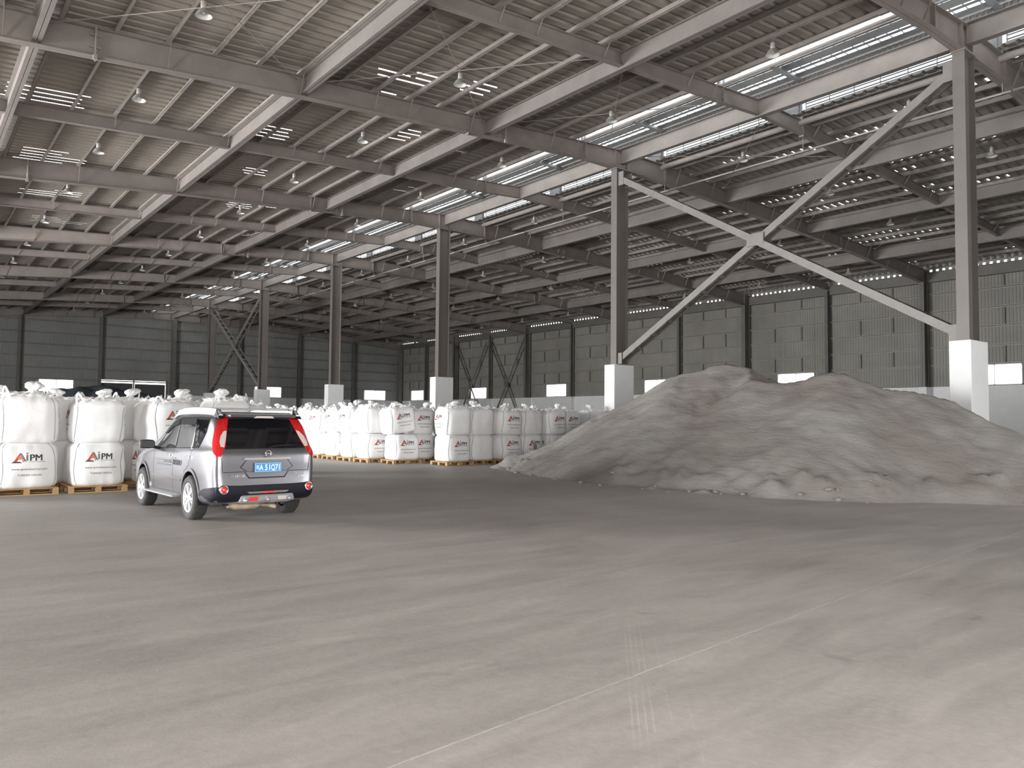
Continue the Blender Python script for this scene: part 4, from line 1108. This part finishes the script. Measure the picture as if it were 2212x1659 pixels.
# side glass: front door, rear door, quarter, with black pillars, rain visors
for view in ('L', 'R'):
    panel('window_surround', [(2.06, 1.06), (1.88, 1.21), (1.60, 1.43), (1.30, 1.56), (.90, 1.615), (.0, 1.63), (-.50, 1.615), (-.46, 1.38), (-.28, 1.135)], view, M['visor'], .004, .07)
    g = panel('front_door_window', [(1.94, 1.08), (1.80, 1.20), (1.56, 1.41), (1.28, 1.525), (.93, 1.565), (.90, 1.105)], view, M['sideglass'], .009, .07)
    g = panel('rear_door_window', [(.83, 1.11), (.85, 1.57), (.10, 1.585), (-.03, 1.14)], view, M['sideglass'], .009, .07)
    g = panel('quarter_window', [(-.08, 1.145), (.03, 1.585), (-.47, 1.58), (-.43, 1.38), (-.26, 1.15)], view, M['tint'], .009, .07)
    panel('rain_visor', [(1.72, 1.33), (1.57, 1.43), (1.28, 1.54), (.92, 1.585), (.92, 1.50), (1.26, 1.455), (1.55, 1.345)], view, M['visor'], .022, .06)
    panel('rain_visor', [(.87, 1.50), (.87, 1.585), (.05, 1.595), (.05, 1.51)], view, M['visor'], .022, .06)
    for (a, b_) in ((.90, .925), (.045, .07)):
        panel('pillar_strip', [(a, 1.12), (b_, 1.12), (b_-.01, 1.55), (a-.01, 1.55)], view, M['chrome'], .011, .08)
    # door gaps, sill, mouldings
    for poly in ([(.885, .34), (.895, .34), (.905, 1.09), (.895, 1.09)], [(1.965, .40), (1.975, .40), (1.975, 1.0), (1.965, 1.0)], [(-.02, 1.12), (-.03, 1.12), (.08, .84), (.30, .74), (.43, .52), (.43, .34), (.44, .34), (.44, .525), (.31, .75), (.09, .85)]):
        panel('door_gap', poly, view, M['seam_b'], .0015, .05, .004)
    panel('sill_gap', [(.45, .375), (2.2, .375), (2.2, .385), (.45, .385)], view, M['seam_b'], .0015, .08, .004)
    panel('side_moulding', [(.47, .575), (2.15, .60), (2.15, .635), (.47, .61)], view, M['paint'], .012, .08)
    for yy in (1.02, .02):
        panel('door_handle', [(yy, .965), (yy+.17, .97), (yy+.17, 1.0), (yy, .995)], view, M['chrome'], .03, .04, .02)
    # arch lips
    for yc in (0, 2.63):
        ring = [(yc+.455*math.cos(R(a)), .36+.455*math.sin(R(a))) for a in range(-8, 189, 8)]+[(yc+.402*math.cos(R(a)), .36+.402*math.sin(R(a))) for a in range(188, -9, -8)]
        panel('arch_lip', ring, view, M['paint'], .016, .06, .03)
        m = MB(); sgn = -1 if view == 'L' else 1
        n = 26
        vv = []; ff = []
        for i in range(n+1):
            a = R(-15+210*i/n); vv += [(sgn*.87, yc+.40*math.cos(a), .36+.40*math.sin(a)), (sgn*.58, yc+.40*math.cos(a), .36+.40*math.sin(a))]
        for i in range(n): ff.append((2*i, 2*i+1, 2*i+3, 2*i+2))
        m.add(vv, ff); m.build('arch_liner', M['dpaint'], CAR, True)
    # running board, mirror, roof rail
    sgn = -1 if view == 'L' else 1
    m = MB(); m.bar((sgn*.93, .50, .335), (sgn*.93, 2.14, .335), .16, .035); rb = m.build('running_board', M['silver'], CAR); rb.modifiers.new('b', 'BEVEL').width = .012
    m = MB(); 
    for yy in (.7, 1.9): m.bar((sgn*.93, yy, .32), (sgn*.62, yy, .30), .04, .03)
    m.build('board_bracket', M['dpaint'], CAR)
    m = MB(); prof = []
    vv = []; ff = []; nn = 14
    for k, (dx_, sc) in enumerate(((0, .55), (.03, .9), (.12, 1), (.21, .95), (.25, .7))):
        for i in range(nn):
            a = 2*math.pi*i/nn; c, s2 = math.cos(a), math.sin(a); e = (abs(c)**4+abs(s2)**4)**-.25
            vv.append((sgn*(.93+dx_), 1.78+.055*sc*c*e, 1.145+.078*sc*s2*e))
    for k in range(4):
        for i in range(nn): ff.append((k*nn+i, k*nn+(i+1) % nn, (k+1)*nn+(i+1) % nn, (k+1)*nn+i))
    ff += [tuple(range(nn)), tuple(range(4*nn, 5*nn))]
    m.add(vv, ff); mo = m.build('door_mirror', M['black'], CAR, True); autosmooth(mo, 50)
    m = MB(); m.bar((sgn*.80, 1.82, 1.06), (sgn*.96, 1.78, 1.10), .05, .05); m.build('mirror_arm', M['black'], CAR)
    m = MB(); m.box(min(sgn*.95, sgn*1.17), max(sgn*.95, sgn*1.15), 1.722, 1.73, 1.09, 1.20); m.build('mirror_glass', M['black'], mo)
    pts = [(-.68, 1.64, 1.66), (-.60, 1.64, 1.73), (-.50, 1.65, 1.76), (-.2, 1.66, 1.78), (.5, 1.67, 1.79), (1.0, 1.66, 1.78), (1.30, 1.64, 1.745), (1.52, 1.59, 1.63)]
    vv = []; ff = []
    for (yy, z0, z1) in pts: vv += [(sgn*.69, yy, z0), (sgn*.62, yy, z0), (sgn*.627, yy, z1), (sgn*.67, yy, z1)]
    for k in range(len(pts)-1):
        for i in range(4): ff.append((k*4+i, k*4+(i+1) % 4, (k+1)*4+(i+1) % 4, (k+1)*4+i))
    ff += [(0, 1, 2, 3), tuple(len(vv)-4+i for i in (3, 2, 1, 0))]
    m = MB(); m.add(vv, ff); rl = m.build('roof_rail', M['silver'], CAR); rl.modifiers.new('b', 'BEVEL').width = .012
    m = MB(); m.add([(sgn*a, b_, c_) for a, b_, c_ in ((.70, -.74, 1.60), (.61, -.74, 1.60), (.615, -.56, 1.745), (.68, -.56, 1.745), (.70, -.52, 1.64), (.61, -.52, 1.64))], [(0, 1, 2, 3), (0, 3, 4), (1, 5, 2), (2, 5, 4, 3)]); m.build('rail_end_cap', M['dpaint'], rl)
# cross bars on the rails
for yy, zz in ((-.35, 1.755), (.75, 1.77)):
    m = MB(); m.bar((-.62, yy, zz), (.62, yy, zz), .07, .028, (0, 0, 1)); cb = m.build('roof_cross_bar', M['silver'], CAR); cb.modifiers.new('b', 'BEVEL').width = .01
# rear window, spoiler, tailgate details
rw = [(-.665, 1.035), (.665, 1.035), (.65, 1.22), (.63, 1.40), (.60, 1.535), (.0, 1.555), (-.60, 1.535), (-.63, 1.40), (-.65, 1.22)]
panel('rear_window', rw, 'B', M['tint'], .010, .09)
v, f = [], []
m = MB()
sp = [(-.60, -.84, 1.585), (-.58, -.90, 1.595), (.58, -.90, 1.595), (.60, -.84, 1.585)]
for z0, z1, yb in ((1.62, 1.60, -.83),): m.add([(-.60, -.60, z0), (.60, -.60, z0), (.55, yb, z0), (-.55, yb, z0), (-.60, -.48, 1.705), (.60, -.48, 1.705), (.55, yb-.01, 1.665), (-.55, yb-.01, 1.665)], [(0, 1, 2, 3), (7, 6, 5, 4), (3, 2, 6, 7), (0, 3, 7, 4), (1, 5, 6, 2), (0, 4, 5, 1)])
so = m.build('roof_spoiler', M['paint'], CAR); so.modifiers.new('b', 'BEVEL').width = .015
m = MB(); m.add([(-.17, -.837, 1.612), (.17, -.837, 1.612), (.13, -.842, 1.645), (-.13, -.842, 1.645), (-.17, -.80, 1.612), (.17, -.80, 1.612), (.13, -.80, 1.645), (-.13, -.80, 1.645)], [(0, 1, 2, 3), (4, 7, 6, 5), (0, 3, 7, 4), (1, 5, 6, 2)]); m.build('high_brake_lamp', M['clearlens'], CAR)
# tail lamps: rear-facing strip and the part wrapping round the corner
tl = [(-.035, 1.585), (-.015, 1.42), (.012, 1.22), (.03, 1.05), (.0, .90), (-.05, .885), (-.14, .98), (-.19, 1.09), (-.19, 1.17), (-.18, 1.30), (-.165, 1.42), (-.145, 1.595)]
cl = [(.02, 1.04), (-.03, 1.05), (-.06, 1.13), (-.065, 1.24), (-.045, 1.33), (-.01, 1.35), (.008, 1.2)]
for s_ in (-1, 1):
    N_ = Vector((s_*.6, -.8, 0)).normalized(); U_ = Vector((.8*(-s_)*-1*(-1), -.6, 0)) if False else Vector((-s_*.8, -.6, 0))
    for nm, poly, mt, off in (('tail_lamp', tl, M['redlens'], .016), ('reversing_lens', cl, M['clearlens'], .021)):
        pv, pf = poly_fill([(a, b_+(.125 if b_ < 1.1 else .06+.065*max(0, (1.4-b_)/.3) if b_ < 1.4 else .055)) for a, b_ in poly], .045)
        top = project(BV, pv, (Vector((0, 0, 0)), U_, Vector((0, 0, 1)), N_), off); n = len(top)
        bot = [p-N_*.035 for p in top]; ff = [tuple(q) for q in pf]+[tuple(i+n for i in q[::-1]) for q in pf]
        ed = {(a, b_) for q in pf for a, b_ in zip(q, q[1:]+q[:1])}
        ff += [(b_, a, a+n, b_+n) for (a, b_) in ed if (b_, a) not in ed]
        o = mesh_obj(nm, top+bot, ff, mt, CAR if nm == 'tail_lamp' else lampo)
        bm = bmesh.new(); bm.from_mesh(o.data); bmesh.ops.recalc_face_normals(bm, faces=bm.faces); bm.to_mesh(o.data); bm.free(); autosmooth(o, 40)
        if nm == 'tail_lamp': lampo = o
def strip_B(name, poly, m_, off=.004, step=.06, th=.006, parent=None): return panel(name, poly, 'B', m_, off, step, th, parent)
# plate recess, chrome handle bar, plate
strip_B('plate_recess', [(-.345, .865), (-.44, .76), (-.335, .655), (.335, .655), (.44, .76), (.345, .865)], M['dpaint'], .004)
strip_B('plate_recess_panel', [(-.335, .862), (-.425, .76), (-.325, .662), (.325, .662), (.425, .76), (.335, .862)], M['paint'], .007)
strip_B('tailgate_handle', [(-.40, .868), (-.37, .895), (.37, .895), (.40, .868), (.30, .862), (-.30, .862)], M['chrome'], .03, .06, .03)
strip_B('tailgate_gap', [(-.70, .66), (-.36, .66), (-.29, .60), (.29, .60), (.36, .66), (.70, .66), (.70, .648), (.365, .648), (.30, .588), (-.30, .588), (-.365, .648), (-.70, .648)], M['seam_b'], .003)
for s_ in (-1, 1):
    strip_B('tailgate_gap', [(s_*.705, .65), (s_*.713, .65), (s_*.735, .90), (s_*.727, .90)], M['seam_b'], .003)
pl = MB(); pl.box(-.22, .22, -1.032, -1.022, .685, .825); pl.v = [(a, b_, c_+.095) for a, b_, c_ in pl.v]; PLT = pl.build('number_plate', M['plate'], CAR); 
m = MB()
for (a, b_, c, d) in ((-.213, .213, .815, .819), (-.213, .213, .691, .695), (-.213, -.209, .691, .819), (.209, .213, .691, .819)): m.box(a, b_, -1.0345, -1.032, c, d)
m.v = [(p, q, r_+.095) for p, q, r_ in m.v]; m.build('plate_border', M['platew'], PLT)
def flat_text(txt, size, x, z, y, mt, name, parent, xs=1, sh=0, bold=0):
    tv, tf = text_mesh(txt, size, sh, bold, xs); n = len(tv)
    mesh_obj(name, [(a+x, y, b_+z+.095) for a, b_ in tv]+[(a+x, y+.002, b_+z+.095) for a, b_ in tv], tf+[tuple(i+n for i in q[::-1]) for q in tf], mt, parent)
flat_text('\u7ca4', .085, -.172, .722, -1.0345, M['platew'], 'plate_letters', PLT, .75)
flat_text('A', .125, -.112, .711, -1.0345, M['platew'], 'plate_letters', PLT, .72, 0, .003)
flat_text('5', .125, -.030, .711, -1.0345, M['platew'], 'plate_letters', PLT, .8, 0, .003)
flat_text('1', .125, .026, .711, -1.0345, M['platew'], 'plate_letters', PLT, .8, 0, .003)
flat_text('Q', .125, .082, .711, -1.0345, M['platew'], 'plate_letters', PLT, .68, 0, .003)
flat_text('7', .125, .140, .711, -1.0345, M['platew'], 'plate_letters', PLT, .8, 0, .003)
flat_text('1', .125, .186, .711, -1.0345, M['platew'], 'plate_letters', PLT, .8, 0, .003)
# round emblem, badges
m = MB(); m.lathe([(.052, 0), (.055, -.008), (.044, -.011), (.040, -.004)], (0, -1.022, 1.062), 28, 'y'); em = m.build('round_emblem', M['chrome'], CAR, True)
m = MB(); m.box(-.062, .062, -1.040, -1.026, 1.053, 1.071); m.build('emblem_bar', M['chrome'], em)
tv, tf = text_mesh('X-TRAIL', .055, .1, 0, 1.25); lay('name_badge', [(a-.47, b_+.705) for a, b_ in tv], tf, 'B', M['chrome'], .006, .004)
tv, tf = text_mesh('2.5 XV', .045, .1); lay('trim_badge', [(a+.52, b_+.73) for a, b_ in tv], tf, 'B', M['chrome'], .006, .004)
tv, tf = text_mesh('4WD', .04, .1); lay('trim_badge', [(a+.58, b_+.68) for a, b_ in tv], tf, 'B', M['chrome'], .006, .004)
# side sticker: bars and lettering
for poly in ([(.97, .825), (.97, .805), (1.78, .80), (1.78, .815)], [(.97, .845), (.97, .905), (1.35, .895), (1.38, .84)], [(1.38, .84), (1.38, .85), (1.78, .838), (1.78, .828)], [(1.36, .885), (1.36, .895), (1.75, .88), (1.75, .872)]):
    panel('sticker_bar', poly, 'L', M['ink'], .004, .05, .003)
tv, tf = text_mesh('nismo', .19, .25, 0, 1.0); lay('sticker_lettering', [(.66-a, b_+.83) for a, b_ in tv], [q[::-1] for q in tf], 'L', M['ink'], .006, .004)
# dark lower bumper, reflectors, skid plate
bump_poly = [(-.80, .50), (-.66, .535), (-.45, .525), (.45, .525), (.66, .535), (.80, .50), (.84, .40), (.74, .27), (-.74, .27), (-.84, .40)]
strip_B('lower_bumper', bump_poly, M['dpaint'], .030, .08, .05)
for vw in ('L', 'R'):
    panel('bumper_corner', [(-.455, .34), (-.50, .49), (-.66, .53), (-.97, .57), (-1.0, .46), (-.90, .33)], vw, M['dpaint'], .016, .06, .03)
    panel('arch_guard', [(-.44, .24), (-.455, .40), (-.55, .42), (-.80, .36), (-.70, .26)], vw, M['paint'], .022, .06, .03)
strip_B('bumper_step', [(-.34, .437), (-.34, .445), (.34, .445), (.34, .437), (.30, .41), (-.30, .41)], M['beam'], .045, .06, .02)
tv, tf = text_mesh('X-TRAIL', .038, 0, .003, 1.5); lay('step_lettering', [(a, b_+.455) for a, b_ in tv], tf, 'B', M['redrefl'], .049, .003)
for s_ in (-1, 1):
    loc, nor, i_, d_ = BV.ray_cast(Vector((s_*.705, -3, .53)), Vector((0, 1, 0))); yb = loc.y
    m = MB(); m.lathe([(.068, .03), (.070, -.035), (.055, -.045), (.050, -.02)], (s_*.70, yb-.01, .53), 28, 'y'); rg = m.build('reflector_ring', M['chrome'], CAR, True)
    m = MB(); m.lathe([(.001, -.05), (.034, -.045), (.050, -.022)], (s_*.70, yb-.01, .53), 24, 'y'); m.build('round_reflector', M['redrefl'], rg, True)
m = MB(); m.add([(-.50, -1.055, .375), (.50, -1.055, .375), (.54, -1.03, .27), (.44, -.98, .235), (-.44, -.98, .235), (-.54, -1.03, .27), (-.50, -.95, .375), (.50, -.95, .375), (.54, -.93, .27), (.44, -.90, .235), (-.44, -.90, .235), (-.54, -.93, .27)],
    [(0, 1, 2, 5), (5, 2, 3, 4), (1, 7, 8, 2), (2, 8, 9, 3), (3, 9, 10, 4), (5, 4, 10, 11), (0, 5, 11, 6), (0, 6, 7, 1)]); m.v = [(p*.86, q, r_+.055) for p, q, r_ in m.v]; sk = m.build('skid_plate', M['silver'], CAR); sk.modifiers.new('b', 'BEVEL').width = .015
for (x, r_) in ((-.36, .045), (0.0, .045), (.36, .045)):
    m = MB(); m.lathe([(.001, -.055), (.02, -.05), (r_*.8, -.03), (r_, .02)], (x, -1.035, .355), 18, 'y'); m.build('skid_boss', M['silver'], sk, True)
for s_, mt in ((-1, M['redrefl']), (1, M['clearlens'])):
    m = MB(); m.add([(s_*.18, -1.062, .345), (s_*.35, -1.062, .345), (s_*.36, -1.05, .285), (s_*.20, -1.05, .285), (s_*.18, -1.02, .345), (s_*.35, -1.02, .345), (s_*.36, -1.02, .285), (s_*.20, -1.02, .285)], [(0, 1, 2, 3), (4, 7, 6, 5), (0, 4, 5, 1), (3, 2, 6, 7), (0, 3, 7, 4), (1, 5, 6, 2)])
    m.v = [(p*.86, q, r_+.055) for p, q, r_ in m.v]; m.build('fog_lamp' if s_ < 0 else 'tow_lamp', mt, sk)
# wiper
m = MB(); m.tube([(.03, -1.005, 1.045), (.10, -.99, 1.075), (.42, -.985, 1.09)], .009, 6); m.tube([(.12, -.975, 1.085), (.55, -.965, 1.10)], .006, 6); m.v = [(p, q, r_+.10) for p, q, r_ in m.v]; m.build('rear_wiper', M['black'], CAR)
# underside: floor pan, silencer, exhaust, axle
m = MB(); m.box(-.62, .62, -.75, 3.3, .26, .40); m.build('underbody', M['dpaint'], CAR)
m = MB(); vv = []; ff = []
for k in range(7):
    x = -.52+.52*k/6; rr_ = (.5, .95, 1, 1, 1, .95, .5)[k]
    for i in range(16):
        a = 2*math.pi*i/16; vv.append((x, -.72+.13*rr_*math.cos(a), .255+.075*rr_*math.sin(a)))
for k in range(6):
    for i in range(16): ff.append((k*16+i, k*16+(i+1) % 16, (k+1)*16+(i+1) % 16, (k+1)*16+i))
ff += [tuple(range(16)), tuple(range(96, 112))]
m.add(vv, ff); ex_ = m.build('silencer', M['rust'], CAR, True)
m = MB(); m.tube([(-.05, -.70, .25), (.10, -.78, .235), (.16, -.98, .225)], .028, 12); m.tube([(-.4, -.6, .26), (-.42, .6, .27), (-.1, 1.8, .27)], .025, 10); m.build('exhaust_pipe', M['rust'], ex_, True)
m = MB(); m.tube([(-.66, 0, .30), (.66, 0, .30)], .045, 12); m.tube([(-.55, -.1, .24), (-.5, .55, .30)], .03, 8); m.tube([(.55, -.1, .24), (.5, .55, .30)], .03, 8); m.build('rear_axle', M['rust'], CAR, True)
# wheels
def wheel(x, y, sgn):
    t = MB()
    n = 48; prof = [(.225, .10), (.235, .112), (.29, .118), (.325, .108), (.342, .085), (.346, .04), (.346, 0), (.346, -.04), (.342, -.085), (.325, -.108), (.29, -.115), (.23, -.10)]
    t.lathe([(r_, h_*sgn) for r_, h_ in prof], (0, 0, 0), n, 'x'); tyre = t.build('wheel', M['rubber'], CAR, True); tyre.location = (x, y, .345)
    tr = MB()
    for k in range(60):
        a = 2*math.pi*k/60
        for (xx, sh) in ((-.062, 0), (-.02, .5), (.022, 0), (.064, .5)):
            a2 = a+sh*math.pi/30; c, s2 = math.cos(a2), math.sin(a2); tr.bar((xx-.016, .349*c, .349*s2), (xx+.016, .349*c, .349*s2), .024, .006, (0, c, s2))
    tr.build('tread_blocks', M['rubber'], tyre)
    r = MB(); r.lathe([(.232, .108*sgn), (.224, .112*sgn), (.214, .095*sgn), (.205, .03*sgn), (.20, -.09*sgn)], (0, 0, 0), n, 'x'); r.build('rim', M['alloy'], tyre, True)
    for k in range(6):      # six twin spokes
        for d_ in (-.13, .13):
            a = 2*math.pi*k/6+.2; a1 = a+d_*.55; a2 = a+d_*1.25
            s_ = MB(); s_.bar((.085*sgn, .045*math.cos(a1), .045*math.sin(a1)), (.092*sgn, .212*math.cos(a2), .212*math.sin(a2)), .03, .022, (1, 0, 0)); s_.build('spoke', M['alloy'], tyre)
    h = MB(); h.lathe([(.001, .112*sgn), (.03, .110*sgn), (.055, .098*sgn), (.062, .075*sgn)], (0, 0, 0), 24, 'x'); h.build('hub_cap', M['alloy'], tyre, True)
    d = MB(); d.lathe([(.001, .02*sgn), (.15, .02*sgn), (.155, 0)], (0, 0, 0), 30, 'x'); d.build('brake_disc', M['steel_d'], tyre, True)
for y in (0, 2.63):
    wheel(-.795, y, -1); wheel(.795, y, 1)
CAR.location = (4.53, 12.85, 0); CAR.rotation_euler = (0, 0, R(2.3)); CAR.scale = (.975, .965, 1.0)
